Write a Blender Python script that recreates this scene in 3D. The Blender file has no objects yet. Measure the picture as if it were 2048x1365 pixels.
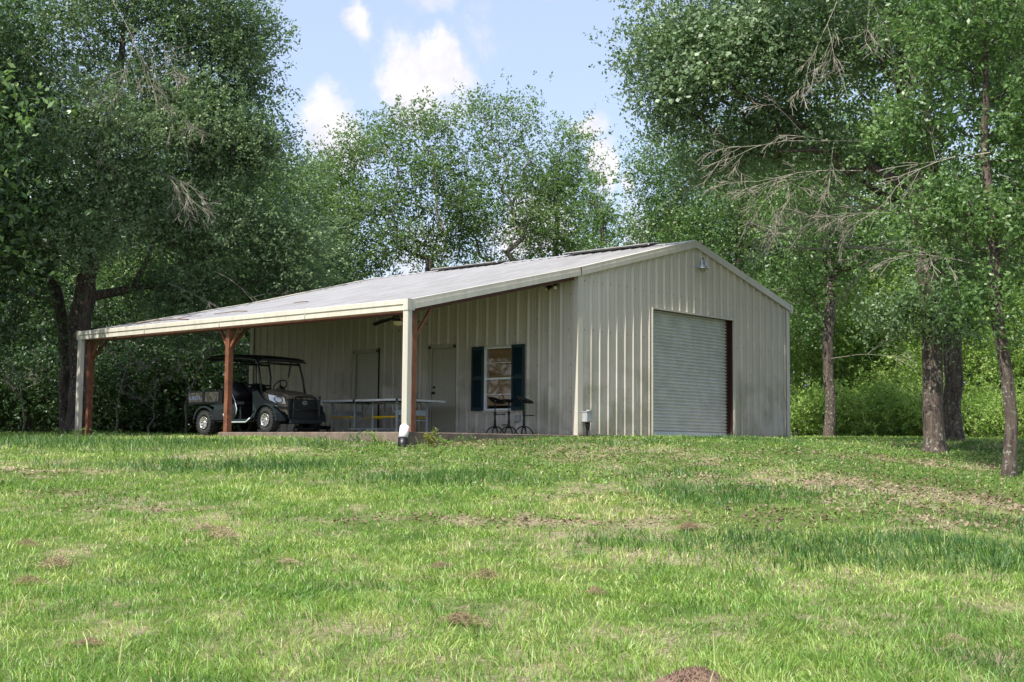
import bpy, math, random
import numpy as np
from mathutils import Vector, Matrix

# ------------------------------------------------------------------ camera, world, sun
SC = bpy.context.scene
COL = SC.collection
R = math.radians
CAM = (-21.308, -16.955, -0.256)
YAW, PITCH, ROLL = 0.84766, 0.08194, 0.00872
fwd = Vector((math.sin(YAW)*math.cos(PITCH), math.cos(YAW)*math.cos(PITCH), math.sin(PITCH)))
rt = Vector((math.cos(YAW), -math.sin(YAW), 0)); up = rt.cross(fwd)
r2 = rt*math.cos(ROLL)+up*math.sin(ROLL); u2 = up*math.cos(ROLL)-rt*math.sin(ROLL)
cd = bpy.data.cameras.new('camera'); cam = bpy.data.objects.new('camera', cd); COL.objects.link(cam)
m = Matrix((r2, u2, -fwd)).transposed().to_4x4(); m.translation = Vector(CAM); cam.matrix_world = m
cd.sensor_width = 36; cd.lens = 36*2581.7/2048; cd.clip_end = 3000; cd.clip_start = 0.1
SC.camera = cam
SUN_B, SUN_E = 265.5, 56.0       # compass bearing (clockwise from +Y) and elevation of the sun
SC.view_settings.view_transform = 'Standard'; SC.view_settings.look = 'None'
SC.view_settings.gamma = 1; SC.view_settings.exposure = 1.15
try: SC.view_settings.use_curve_mapping = False
except Exception: pass

def N(t, kind, **kw):
    n = t.nodes.new(kind)
    for k, v in kw.items():
        if hasattr(n, k): setattr(n, k, v)
        else: n.inputs[k.replace('_', ' ')].default_value = v
    return n
def L(t, a, b): t.links.new(a, b)
def ramp(t, fac, stops):
    r = t.nodes.new('ShaderNodeValToRGB'); e = r.color_ramp.elements
    while len(e) < len(stops): e.new(.5)
    for i, (p, c) in enumerate(stops):
        e[i].position = p; e[i].color = (c[0], c[1], c[2], 1) if hasattr(c, '__len__') else (c, c, c, 1)
    if fac is not None: L(t, fac, r.inputs[0])
    return r
def mth(t, op, a, b=None, c=None, clamp=False):
    n = t.nodes.new('ShaderNodeMath'); n.operation = op; n.use_clamp = clamp
    for i, v in enumerate((a, b, c)):
        if v is None: continue
        if isinstance(v, (int, float)): n.inputs[i].default_value = v
        else: L(t, v, n.inputs[i])
    return n.outputs[0]
def mixc(t, fac, a, b, mode='MIX'):
    n = t.nodes.new('ShaderNodeMix'); n.data_type = 'RGBA'; n.blend_type = mode
    for i, v in ((0, fac), (6, a), (7, b)):
        if isinstance(v, (int, float)): n.inputs[i].default_value = v
        elif isinstance(v, tuple): n.inputs[i].default_value = (v[0], v[1], v[2], 1)
        else: L(t, v, n.inputs[i])
    return n.outputs[2]
def noise(t, vec, scale, detail=3, rough=.55, out=0):
    n = N(t, 'ShaderNodeTexNoise'); n.inputs['Scale'].default_value = scale
    n.inputs['Detail'].default_value = detail; n.inputs['Roughness'].default_value = rough
    if vec is not None: L(t, vec, n.inputs['Vector'])
    return n.outputs[out]
def vmap(t, vec, scale=(1, 1, 1), loc=(0, 0, 0)):
    n = N(t, 'ShaderNodeMapping'); n.inputs['Scale'].default_value = scale; n.inputs['Location'].default_value = loc
    L(t, vec, n.inputs['Vector']); return n.outputs[0]

def bearing_dir(b, e):
    b, e = R(b), R(e)
    return Vector((math.sin(b)*math.cos(e), math.cos(b)*math.cos(e), math.sin(e)))
W = bpy.data.worlds.new('World'); SC.world = W; W.use_nodes = True
t = W.node_tree; t.nodes.clear()
sky = N(t, 'ShaderNodeTexSky'); sky.sky_type = 'NISHITA'; sky.sun_disc = False
sky.sun_elevation = R(SUN_E); sky.sun_rotation = R(SUN_B); sky.altitude = 100
sky.air_density = 1.0; sky.dust_density = 1.6; sky.ozone_density = 1.6
tc = N(t, 'ShaderNodeTexCoord'); D = tc.outputs['Generated']
# cloud masses at real sky directions (bearing, elevation, angular half width, half height in degrees)
clouds = [(44.4, 16.0, 3.0, 3.1, 1.0), (44.9, 17.6, 1.6, 1.5, .95), (43.8, 20.2, 5.5, 1.5, .62), (42.6, 24.5, 8, 1.6, .7), (40.3, 13.6, 2.1, 2.2, .95), (41.3, 17.9, .9, 1.2, .72), (47.2, 18.2, 1.5, 1.6, .55), (42.3, 15.2, 1.2, 1.4, .45), (50.2, 19.8, 1.6, .8, .5),
          (51.9, 14.1, 1.2, 1.0, .9), (52.4, 12.2, 1.1, 1.9, .95), (53.7, 11.7, .7, 1.0, .7), (54.2, 9.8, 1.6, 1.9, .9), (38.6, 11.6, 1.1, 1.4, .85), (55.5, 4.5, 5.0, 4.6, 1.0), (36.5, 8.6, 2.4, 1.8, .9), (47, 3.8, 9, 4.6, .95), (44.5, 8.4, 2.4, 2.4, .7), (49, 8.8, 3.4, 2.8, .8),
          (28, 8, 6, 6, .9), (66, 8, 7, 7, .85), (20, 30, 16, 7, .8), (80, 28, 14, 6, .8),
          (320, 18, 30, 6, .7), (250, 22, 30, 8, .8), (180, 15, 35, 7, .8), (130, 25, 25, 7, .7)]
wob = noise(t, D, 9, 6, .62, 1)
sub = N(t, 'ShaderNodeVectorMath'); sub.operation = 'SUBTRACT'; L(t, wob, sub.inputs[0]); sub.inputs[1].default_value = (.5, .5, .5)
scl = N(t, 'ShaderNodeVectorMath'); scl.operation = 'SCALE'; L(t, sub.outputs[0], scl.inputs[0]); scl.inputs['Scale'].default_value = .085
add = N(t, 'ShaderNodeVectorMath'); add.operation = 'ADD'; L(t, D, add.inputs[0]); L(t, scl.outputs[0], add.inputs[1])
acc = None
for (b, e, hw, hh, amp) in clouds:
    c = bearing_dir(b, e); ri = Vector((math.cos(R(b)), -math.sin(R(b)), 0)); uu = ri.cross(c)
    vals = []
    for ax, h in ((ri, hw), (uu, hh)):
        d = N(t, 'ShaderNodeVectorMath'); d.operation = 'DOT_PRODUCT'; L(t, add.outputs[0], d.inputs[0]); d.inputs[1].default_value = ax
        off = ax.dot(c)
        v = mth(t, 'DIVIDE', mth(t, 'SUBTRACT', d.outputs['Value'], off), math.sin(R(h)))
        vals.append(mth(t, 'MULTIPLY', v, v))
    dc = N(t, 'ShaderNodeVectorMath'); dc.operation = 'DOT_PRODUCT'; L(t, D, dc.inputs[0]); dc.inputs[1].default_value = c
    front = mth(t, 'GREATER_THAN', dc.outputs['Value'], 0)
    s = mth(t, 'ADD', vals[0], vals[1])
    g = mth(t, 'MULTIPLY', mth(t, 'MULTIPLY', mth(t, 'SUBTRACT', 1.0, mth(t, 'POWER', s, .8), clamp=True), amp), front)
    acc = g if acc is None else mth(t, 'MAXIMUM', acc, g)
fine = noise(t, add.outputs[0], 30, 9, .66)
big = noise(t, D, 13, 5, .6)
den = mth(t, 'ADD', acc, mth(t, 'ADD', mth(t, 'MULTIPLY', mth(t, 'SUBTRACT', fine, .5), 1.5), mth(t, 'MULTIPLY', mth(t, 'SUBTRACT', big, .5), 1.0)))
cm = ramp(t, den, [(.12, 0), (.85, 1)]); cm.color_ramp.interpolation = 'EASE'
dens_c = mth(t, 'MULTIPLY', cm.outputs[0], mth(t, 'MULTIPLY', acc, 1.7, clamp=True), clamp=True)
shade = noise(t, vmap(t, D, loc=(.02, .02, .03)), 22, 5, .6)
ccol = mixc(t, ramp(t, shade, [(.35, 0), (.65, 1)]).outputs[0], (.74, .74, .84), (1.0, .97, .98))
veil = mixc(t, .42, sky.outputs[0], (4.1, 4.55, 6.0))      # thin summer haze evens out the blue
skyc = N(t, 'ShaderNodeVectorMath'); skyc.operation = 'SCALE'; L(t, veil, skyc.inputs[0]); skyc.inputs['Scale'].default_value = 1.0
cscale = N(t, 'ShaderNodeVectorMath'); cscale.operation = 'SCALE'; L(t, ccol, cscale.inputs[0]); cscale.inputs['Scale'].default_value = 5.1
fin = mixc(t, dens_c, skyc.outputs[0], cscale.outputs[0])
bg = N(t, 'ShaderNodeBackground'); bg.inputs['Strength'].default_value = .10; L(t, fin, bg.inputs['Color'])
wo = N(t, 'ShaderNodeOutputWorld'); L(t, bg.outputs[0], wo.inputs[0])
sd = bpy.data.lights.new('sun', 'SUN'); sd.energy = 3.7; sd.angle = R(.55); sd.color = (1, .95, .86)
so = bpy.data.objects.new('sun', sd); COL.objects.link(so)
so.rotation_euler = (-bearing_dir(SUN_B, SUN_E)).to_track_quat('-Z', 'Y').to_euler(); so.location = (0, 0, 40)

SC.cycles.max_bounces = 7; SC.cycles.diffuse_bounces = 3; SC.cycles.transparent_max_bounces = 6
# ------------------------------------------------------------------ materials
def newmat(name):
    mt = bpy.data.materials.new(name); mt.use_nodes = True; t = mt.node_tree
    return mt, t, t.nodes['Principled BSDF'], t.nodes['Material Output']
def objc(t): return N(t, 'ShaderNodeTexCoord').outputs['Object']
def geo(t): return N(t, 'ShaderNodeNewGeometry')
def bump(t, p, h, strength=.3, dist=.01):
    b = N(t, 'ShaderNodeBump'); b.inputs['Strength'].default_value = strength; b.inputs['Distance'].default_value = dist
    L(t, h, b.inputs['Height']); L(t, b.outputs[0], p.inputs['Normal'])
def simple(name, col, rough=.5, metal=0, var=.15, scale=8, bmp=0, spec=.5):
    mt, t, p, o = newmat(name)
    n = noise(t, geo(t).outputs['Position'], scale, 5, .6)
    c = mixc(t, ramp(t, n, [(.3, 0), (.7, 1)]).outputs[0], tuple(x*(1-var) for x in col), tuple(min(1, x*(1+var)) for x in col))
    L(t, c, p.inputs['Base Color']); p.inputs['Roughness'].default_value = rough; p.inputs['Metallic'].default_value = metal
    p.inputs['Specular IOR Level'].default_value = spec
    rr = mth(t, 'ADD', mth(t, 'MULTIPLY', mth(t, 'SUBTRACT', n, .5), .25), rough, clamp=True); L(t, rr, p.inputs['Roughness'])
    if bmp: bump(t, p, n, bmp, .01)
    return mt

def siding(name, col, stain=1.0):
    mt, t, p, o = newmat(name)
    P = geo(t).outputs['Position']
    streak = noise(t, vmap(t, P, (7, 7, .35)), 1.0, 6, .6)
    blot = noise(t, P, 1.3, 5, .6)
    fine = noise(t, P, 30, 4, .6)
    c = mixc(t, ramp(t, streak, [(.35, 0), (.68, 1)]).outputs[0], tuple(x*.89 for x in col), tuple(x*1.07 for x in col))
    c = mixc(t, mth(t, 'MULTIPLY', ramp(t, fine, [(.45, 0), (.75, 1)]).outputs[0], .18), c, tuple(x*.6 for x in col))
    # green algae film: patches low on the wall, in vertical runs
    sx = N(t, 'ShaderNodeSeparateXYZ'); L(t, P, sx.inputs[0])
    low = ramp(t, mth(t, 'DIVIDE', sx.outputs[2], 3.5), [(.02, .8), (.3, 1), (.52, .25), (.8, 0)]).outputs[0]
    al = mth(t, 'MULTIPLY', mth(t, 'MULTIPLY', ramp(t, blot, [(.43, 0), (.60, 1)]).outputs[0], low), ramp(t, streak, [(.3, .35), (.6, 1)]).outputs[0])
    c = mixc(t, mth(t, 'MULTIPLY', al, .60*stain), c, (.17, .175, .075))
    # mud splash at the foot
    mud = mth(t, 'MULTIPLY', ramp(t, sx.outputs[2], [(0, 1), (.16, .25), (.3, 0)]).outputs[0], ramp(t, noise(t, P, 9, 4), [(.35, 0), (.65, 1)]).outputs[0])
    c = mixc(t, mth(t, 'MULTIPLY', mud, .55), c, (.22, .13, .07))
    L(t, c, p.inputs['Base Color']); p.inputs['Roughness'].default_value = .42
    L(t, mth(t, 'ADD', mth(t, 'MULTIPLY', streak, .3), .3), p.inputs['Roughness'])
    bump(t, p, noise(t, vmap(t, P, (3, 3, 1)), 1.5, 3), .25, .02)
    return mt
M = {}
M['siding'] = siding('tan ribbed siding', (.58, .53, .455), 1.1)
M['trim'] = siding('tan painted trim', (.56, .525, .45), .3)
M['door'] = siding('tan steel door', (.42, .40, .32), .3)
def roofmat():
    mt, t, p, o = newmat('pale galvanised roofing')
    P = geo(t).outputs['Position']
    st = noise(t, vmap(t, P, (.5, 5, .5)), 1.2, 6, .65); b = noise(t, P, 2.2, 5, .6)
    c = mixc(t, ramp(t, st, [(.35, 0), (.7, 1)]).outputs[0], (.32, .315, .315), (.45, .44, .445))
    c = mixc(t, mth(t, 'MULTIPLY', ramp(t, b, [(.55, 0), (.75, 1)]).outputs[0], .5), c, (.30, .24, .20))
    L(t, c, p.inputs['Base Color']); p.inputs['Metallic'].default_value = .1; p.inputs['Roughness'].default_value = .42
    bump(t, p, b, .12, .02)
    return mt
M['roof'] = roofmat()
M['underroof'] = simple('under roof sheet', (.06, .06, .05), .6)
M['roller'] = simple('grey roller curtain', (.52, .535, .52), .38, .15, .14, 3)
M['jamb'] = simple('dark maroon steel jamb', (.035, .012, .011), .5, .1, .3, 9)
M['redsteel'] = simple('red primer steel', (.085, .028, .018), .55, .1, .4, 9, .2)
M['redpost'] = simple('rusty red primer post', (.17, .065, .034), .6, .05, .45, 7, .25)
M['concrete'] = simple('dirt stained concrete', (.15, .115, .09), .9, 0, .35, 5, .5)
M['black'] = simple('black plastic', (.008, .009, .010), .42, 0, .3, 14)
M['blackpaint'] = simple('dark painted steel', (.016, .022, .024), .32, .1, .3, 10)
M['dash'] = simple('dark green black body plastic', (.011, .018, .020), .45, 0, .3, 12)
M['rubber'] = simple('tyre rubber', (.018, .02, .02), .75, 0, .4, 25, .4)
M['alloy'] = simple('machined alloy', (.75, .74, .72), .28, .85, .08, 20)
M['vinyl'] = simple('black seat vinyl', (.013, .014, .018), .35, 0, .25, 8)
M['chrome'] = simple('zinc plated steel', (.55, .57, .6), .3, .8, .1, 18)
M['whitepipe'] = simple('white plastic pipe', (.72, .70, .70), .5, 0, .08, 8)
M['greysteel'] = simple('grey painted table steel', (.50, .55, .57), .4, .2, .15, 10)
M['edgewhite'] = simple('white aluminium edge', (.84, .86, .86), .4, .2, .1, 10)
M['tabletop'] = simple('dark blue green tabletop', (.03, .06, .075), .5, 0, .2, 6)
M['yellow'] = simple('yellow painted bar', (.75, .48, .01), .45, 0, .1, 12)
M['iron'] = simple('blackened iron', (.022, .022, .022), .5, .4, .5, 20, .3)
M['shutter'] = simple('dark teal shutter', (.004, .024, .033), .5, 0, .3, 6)
M['greybox'] = simple('grey enclosure', (.36, .37, .37), .5, .1, .12, 10)
M['fanglass'] = simple('frosted cream glass', (.72, .66, .46), .35, 0, .05, 5)
M['curtain'] = simple('beige curtain', (.62, .44, .29), .8, 0, .12, 3)
M['dark'] = simple('dark gap', (.008, .008, .008), .9)
M['wood'] = simple('weathered stick', (.12, .075, .05), .9, 0, .4, 12, .4)
M['deadtwig'] = simple('dead grey twig', (.27, .245, .20), .9, 0, .25, 6)
M['flood'] = simple('pale lamp glass', (.62, .58, .46), .3, 0, .1, 9)
def glassmat():
    mt, t, p, o = newmat('window glass')
    p.inputs['Base Color'].default_value = (.9, .95, .95, 1); p.inputs['Roughness'].default_value = .02
    p.inputs['Transmission Weight'].default_value = .9; p.inputs['IOR'].default_value = 1.5
    tr = N(t, 'ShaderNodeBsdfTransparent'); gl = N(t, 'ShaderNodeBsdfGlossy'); gl.inputs['Roughness'].default_value = .03
    lw = N(t, 'ShaderNodeLayerWeight'); lw.inputs[0].default_value = .5
    ff = mth(t, 'ADD', mth(t, 'MULTIPLY', mth(t, 'POWER', lw.outputs['Facing'], 4.0), .7), .05)
    mx = N(t, 'ShaderNodeMixShader'); L(t, ff, mx.inputs[0]); L(t, tr.outputs[0], mx.inputs[1]); L(t, gl.outputs[0], mx.inputs[2])
    tr.inputs[0].default_value = (.8, .78, .72, 1); L(t, mx.outputs[0], o.inputs[0])
    return mt
M['glass'] = glassmat()
def headlight_mat():
    mt, t, p, o = newmat('clear headlight lens')
    n = noise(t, geo(t).outputs['Position'], 40, 2)
    L(t, ramp(t, n, [(.4, (.62, .64, .72)), (.62, (.9, .91, .97))]).outputs[0], p.inputs['Base Color']); p.inputs['Roughness'].default_value = .12; p.inputs['Metallic'].default_value = .3
    return mt
M['lens'] = headlight_mat()
def camo():
    mt, t, p, o = newmat('woodland camouflage panel')
    P = geo(t).outputs['Position']
    n1 = noise(t, vmap(t, P, (1, 1, .35)), 26, 5, .7); n2 = noise(t, vmap(t, P, (1, 1, .5)), 60, 3, .6)
    c = ramp(t, n1, [(.34, (.02, .016, .012)), (.44, (.10, .075, .045)), (.52, (.22, .18, .13)), (.62, (.42, .38, .31))]).outputs[0]
    c = mixc(t, ramp(t, n2, [(.5, 0), (.6, .7)]).outputs[0], c, (.03, .026, .02))
    L(t, c, p.inputs['Base Color']); p.inputs['Roughness'].default_value = .4
    return mt
M['camo'] = camo()
def bark(name, a, b, lich=.35):
    mt, t, p, o = newmat(name)
    P = geo(t).outputs['Position']
    v = noise(t, vmap(t, P, (14, 14, 2.4)), 1, 6, .7); l = noise(t, P, 16, 5, .65); l2 = noise(t, P, 1.2, 3)
    c = mixc(t, ramp(t, v, [(.38, 0), (.62, 1)]).outputs[0], a, b)
    lm = mth(t, 'MULTIPLY', ramp(t, l, [(.56, 0), (.64, 1)]).outputs[0], ramp(t, l2, [(.4, .2), (.6, 1)]).outputs[0])
    c = mixc(t, mth(t, 'MULTIPLY', lm, lich), c, (.42, .43, .37))
    L(t, c, p.inputs['Base Color']); p.inputs['Roughness'].default_value = .95
    bump(t, p, v, .9, .04)
    return mt
M['bark'] = bark('oak bark with lichen', (.035, .025, .02), (.12, .09, .07), .8)
M['barkgrey'] = bark('pale grey bark', (.075, .06, .05), (.22, .19, .16), .5)
def leafmat(name, cols, gloss=.45, transl=.35, tl=(.17, .30, .04)):
    mt, t, p, o = newmat(name)
    g = geo(t)
    rnd = g.outputs['Random Per Island']
    n = noise(t, g.outputs['Position'], .55, 3)
    oi = N(t, 'ShaderNodeObjectInfo').outputs['Random']
    f = mth(t, 'ADD', mth(t, 'MULTIPLY', rnd, .45), mth(t, 'ADD', mth(t, 'MULTIPLY', mth(t, 'SUBTRACT', n, .5), 2.0), mth(t, 'MULTIPLY', oi, .2)), clamp=True)
    f = mth(t, 'ADD', f, .12, clamp=True)
    k = len(cols)
    c = ramp(t, f, [(i/(k-1), cc) for i, cc in enumerate(cols)]).outputs[0]
    L(t, c, p.inputs['Base Color']); p.inputs['Roughness'].default_value = gloss; p.inputs['Specular IOR Level'].default_value = .55
    tr = N(t, 'ShaderNodeBsdfTranslucent'); L(t, mixc(t, .55, c, tl), tr.inputs[0])
    mx = N(t, 'ShaderNodeMixShader'); mx.inputs[0].default_value = transl
    L(t, p.outputs[0], mx.inputs[1]); L(t, tr.outputs[0], mx.inputs[2]); L(t, mx.outputs[0], o.inputs[0])
    return mt
M['leaf_dark'] = leafmat('dark oak leaves', [(0.057, 0.105, 0.050), (0.111, 0.178, 0.082), (0.167, 0.252, 0.119), (0.284, 0.358, 0.189)], .46, .36, (.18, .32, .06))
M['leaf_mid'] = leafmat('mid green leaves', [(0.058, 0.113, 0.038), (0.101, 0.185, 0.059), (0.151, 0.247, 0.081), (0.245, 0.329, 0.132)], .42, .38, (.16, .32, .045))
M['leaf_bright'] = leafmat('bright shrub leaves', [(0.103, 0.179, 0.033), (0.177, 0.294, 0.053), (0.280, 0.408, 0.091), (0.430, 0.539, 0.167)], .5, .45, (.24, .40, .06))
M['leaf_yellow'] = leafmat('yellow green weed leaves', [(.10, .15, .02), (.22, .24, .04), (.36, .33, .06)], .5, .4, (.4, .42, .06))
M['leaf_airy'] = leafmat('light airy leaves', [(0.064, 0.116, 0.037), (0.109, 0.190, 0.055), (0.161, 0.251, 0.076), (0.245, 0.331, 0.131)], .5, .42, (.20, .34, .06))
M['leaf_shade'] = leafmat('leaves darkened for shade', [(0.019, 0.048, 0.020), (0.036, 0.077, 0.028), (0.063, 0.116, 0.040), (0.118, 0.185, 0.064)], .45, .3, (.10, .22, .03))  # thicket shade is put into this darker leaf colour

# ------------------------------------------------------------------ mesh helpers
class MB:
    def __init__(s): s.v = []; s.f = []; s.mi = []; s.cur = 0; s.sm = []
    def add(s, vs, fs, smooth=False):
        o = len(s.v); s.v += [tuple(v) for v in vs]
        for f in fs: s.f.append(tuple(i+o for i in f)); s.mi.append(s.cur); s.sm.append(smooth)
    def box(s, x0, y0, z0, x1, y1, z1, bev=0):
        if bev <= 0:
            s.add([(x0,y0,z0),(x1,y0,z0),(x1,y1,z0),(x0,y1,z0),(x0,y0,z1),(x1,y0,z1),(x1,y1,z1),(x0,y1,z1)],
                  [(0,3,2,1),(4,5,6,7),(0,1,5,4),(1,2,6,5),(2,3,7,6),(3,0,4,7)])
        else:
            b = bev
            def ring(z, e): return [(x0+e+b*0,y0+b+e,z),(x0+b+e,y0+e,z),(x1-b-e,y0+e,z),(x1-e,y0+b+e,z),(x1-e,y1-b-e,z),(x1-b-e,y1-e,z),(x0+b+e,y1-e,z),(x0+e,y1-b-e,z)]
            vs = ring(z0, b)+ring(z0+b, 0)+ring(z1-b, 0)+ring(z1, b)
            fs = [tuple(reversed(range(8))), tuple(range(24, 32))]
            for r_ in range(3):
                for i in range(8):
                    j = (i+1) % 8; fs.append((r_*8+i, r_*8+j, r_*8+8+j, r_*8+8+i))
            s.add(vs, fs)
    def tube(s, pts, rad, n=8, smooth=True, cap=True, square=False):
        pts = [Vector(p) for p in pts]
        if not hasattr(rad, '__len__'): rad = [rad]*len(pts)
        vs = []; fs = []; prev = None
        for i, p in enumerate(pts):
            d = (pts[min(i+1, len(pts)-1)]-pts[max(i-1, 0)])
            if d.length < 1e-9: d = Vector((0, 0, 1))
            d.normalize()
            if prev is None:
                a = Vector((0, 0, 1)) if abs(d.z) < .9 else Vector((1, 0, 0))
                u = d.cross(a).normalized()
            else: u = (prev-d*prev.dot(d)).normalized()
            w = d.cross(u); prev = u
            for k in range(n):
                an = 2*math.pi*(k+(.5 if square else 0))/n
                vs.append(p+(u*math.cos(an)+w*math.sin(an))*rad[i])
        for i in range(len(pts)-1):
            for k in range(n):
                k2 = (k+1) % n; fs.append((i*n+k, i*n+k2, (i+1)*n+k2, (i+1)*n+k))
        if cap: fs.append(tuple(reversed(range(n)))); fs.append(tuple(range((len(pts)-1)*n, len(pts)*n)))
        s.add(vs, fs, smooth)
    def bar(s, a, b, w, h=None):
        s.tube([a, b], (w/2)*math.sqrt(2), 4, False, True, True)
    def prism(s, poly, axis, a, b):        # poly of 2D points extruded along axis between a and b
        n = len(poly)
        def mk(p, c):
            if axis == 0: return (c, p[0], p[1])
            if axis == 1: return (p[0], c, p[1])
            return (p[0], p[1], c)
        s.add([mk(p, a) for p in poly]+[mk(p, b) for p in poly],
              [tuple(range(n)), tuple(reversed(range(n, 2*n)))]+[(i, i+n, (i+1) % n+n, (i+1) % n) for i in range(n)])
    def lathe(s, prof, c, n=20, axis=2, smooth=True):   # prof: (r, h)
        vs = []; fs = []
        for (r_, h) in prof:
            for k in range(n):
                an = 2*math.pi*k/n; a, b = r_*math.cos(an), r_*math.sin(an)
                vs.append({2: (c[0]+a, c[1]+b, c[2]+h), 1: (c[0]+a, c[1]+h, c[2]+b), 0: (c[0]+h, c[1]+a, c[2]+b)}[axis])
        for i in range(len(prof)-1):
            for k in range(n):
                k2 = (k+1) % n; fs.append((i*n+k, i*n+k2, (i+1)*n+k2, (i+1)*n+k))
        s.add(vs, fs, smooth)
    def build(s, name, mat, parent=None, loc=None, fix=True):
        me = bpy.data.meshes.new(name); me.from_pydata(s.v, [], s.f)
        mats = mat if isinstance(mat, (list, tuple)) else [mat]
        for mm in mats: me.materials.append(mm)
        me.polygons.foreach_set('material_index', s.mi); me.polygons.foreach_set('use_smooth', s.sm)
        if fix:
            import bmesh
            bm = bmesh.new(); bm.from_mesh(me); bmesh.ops.recalc_face_normals(bm, faces=bm.faces); bm.to_mesh(me); bm.free()
        me.update()
        o = bpy.data.objects.new(name, me); COL.objects.link(o)
        if parent: o.parent = parent
        if loc: o.location = loc
        return o
def np_mesh(name, v, f, mat, parent=None, loc=None, smooth=False):
    v = np.ascontiguousarray(v, dtype=np.float32); f = np.ascontiguousarray(f, dtype=np.int32); k = f.shape[1]
    me = bpy.data.meshes.new(name)
    me.vertices.add(len(v)); me.vertices.foreach_set('co', v.ravel())
    me.loops.add(f.size); me.loops.foreach_set('vertex_index', f.ravel())
    me.polygons.add(len(f)); me.polygons.foreach_set('loop_start', np.arange(0, f.size, k, dtype=np.int32))
    me.polygons.foreach_set('loop_total', np.full(len(f), k, dtype=np.int32))
    if smooth: me.polygons.foreach_set('use_smooth', np.ones(len(f), dtype=bool))
    me.update(calc_edges=True)
    if mat is not None: me.materials.append(mat)
    o = bpy.data.objects.new(name, me); COL.objects.link(o)
    if parent: o.parent = parent
    if loc: o.location = loc
    return o
def tag(o, label=None, cat=None, group=None, kind=None):
    if label: o['label'] = label
    if cat: o['category'] = cat
    if group: o['group'] = group
    if kind: o['kind'] = kind
    return o
def empty(name, loc=(0, 0, 0), rz=0):
    o = bpy.data.objects.new(name, None); COL.objects.link(o); o.location = loc; o.rotation_euler = (0, 0, rz)
    o.empty_display_size = .2
    return o
def copy_tree(o, parent=None):
    c = o.copy(); COL.objects.link(c)
    if parent: c.parent = parent
    for ch in list(o.children): copy_tree(ch, c)
    return c

# ------------------------------------------------------------------ terrain
SB, CB = math.sin(YAW), math.cos(YAW)
TAB = [(-60, -1.9), (0, -1.8), (8, -1.74), (12, -1.50), (16, -1.10), (20, -.60), (23.5, -.26), (27, -.14), (34, -.07), (45, .10), (60, .45), (100, 1.2), (600, 3)]
def sstep(a, b, x):
    x = np.clip((x-a)/(b-a), 0, 1); return x*x*(3-2*x)
def zg(x, y):
    x = np.asarray(x, float); y = np.asarray(y, float)
    D_ = (x-CAM[0])*SB+(y-CAM[1])*CB; S_ = (x-CAM[0])*CB-(y-CAM[1])*SB
    xs = np.array([a for a, b in TAB]); ys = np.array([b for a, b in TAB])
    z = (np.interp(D_-1.2, xs, ys)+np.interp(D_, xs, ys)+np.interp(D_+1.2, xs, ys))/3
    z = z+.055*(1-sstep(-2.2, .6, S_))*sstep(-9, -6.5, S_)*sstep(22.3, 24.0, D_)*(1-sstep(26.5, 29, D_))
    z = z+.088*sstep(-2.2, .6, S_)*sstep(21.5, 25.5, D_)*(1-sstep(40, 50, D_))
    z = z-.28*sstep(4.5, 8.5, S_)*sstep(8, 18, D_)*(1-sstep(25, 31, D_))
    pad = sstep(8, 11, D_)*(1-sstep(23, 26, D_))
    z = z+.05*np.sin(x*.9+1.3*np.sin(y*.5))*np.cos(y*.7)*(.35+.65*(1-pad))*(D_ < 24)+.02*np.sin(x*2.3+y)*np.cos(y*2.9-x)*(D_ < 26)
    return z
def from_DS(D_, S_): return CAM[0]+D_*SB+S_*CB, CAM[1]+D_*CB-S_*SB
dd = np.concatenate([np.arange(-30, 0, 5), np.arange(0, 5, 1), np.arange(5, 40, .25), np.arange(40, 62, 1), np.array([65, 75, 90, 120, 200, 600])])
ss = np.concatenate([np.array([-600, -200, -100, -60, -40]), np.arange(-30, -14, 2), np.arange(-14, 18, .25), np.arange(18, 30, 2), np.array([32, 40, 60, 100, 200, 600])])
DD, SS = np.meshgrid(dd, ss, indexing='ij'); gx, gy = from_DS(DD, SS); gz = zg(gx, gy)
idx = np.arange(DD.size).reshape(DD.shape)
gf = np.stack([idx[:-1, :-1], idx[1:, :-1], idx[1:, 1:], idx[:-1, 1:]], -1).reshape(-1, 4)[:, ::-1]
def groundmat():
    mt, t, p, o = newmat('lawn soil and thatch')
    P = geo(t).outputs['Position']
    n1 = noise(t, P, .28, 4, .6); n2 = noise(t, P, 2.2, 5, .65); n3 = noise(t, P, 22, 5, .7); n4 = noise(t, P, 90, 3, .6)
    soil = mixc(t, ramp(t, n3, [(.35, 0), (.65, 1)]).outputs[0], (.20, .14, .10), (.50, .40, .30))
    grs = mixc(t, ramp(t, n3, [(.3, 0), (.7, 1)]).outputs[0], (.05, .085, .02), (.14, .20, .05))
    f = ramp(t, mth(t, 'ADD', mth(t, 'MULTIPLY', n1, .5), mth(t, 'MULTIPLY', n2, .5)), [(.48, 0), (.60, 1)]).outputs[0]
    c = mixc(t, mth(t, 'MULTIPLY', f, .85), grs, soil)
    c = mixc(t, ramp(t, n4, [(.4, 0), (.7, .4)]).outputs[0], c, (.05, .06, .02))
    L(t, c, p.inputs['Base Color']); p.inputs['Roughness'].default_value = 1; p.inputs['Specular IOR Level'].default_value = .1
    bump(t, p, n3, .8, .05)
    return mt
g = np_mesh('ground', np.stack([gx.ravel(), gy.ravel(), gz.ravel()], 1), gf, groundmat(), smooth=True)
tag(g, kind='structure')

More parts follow.
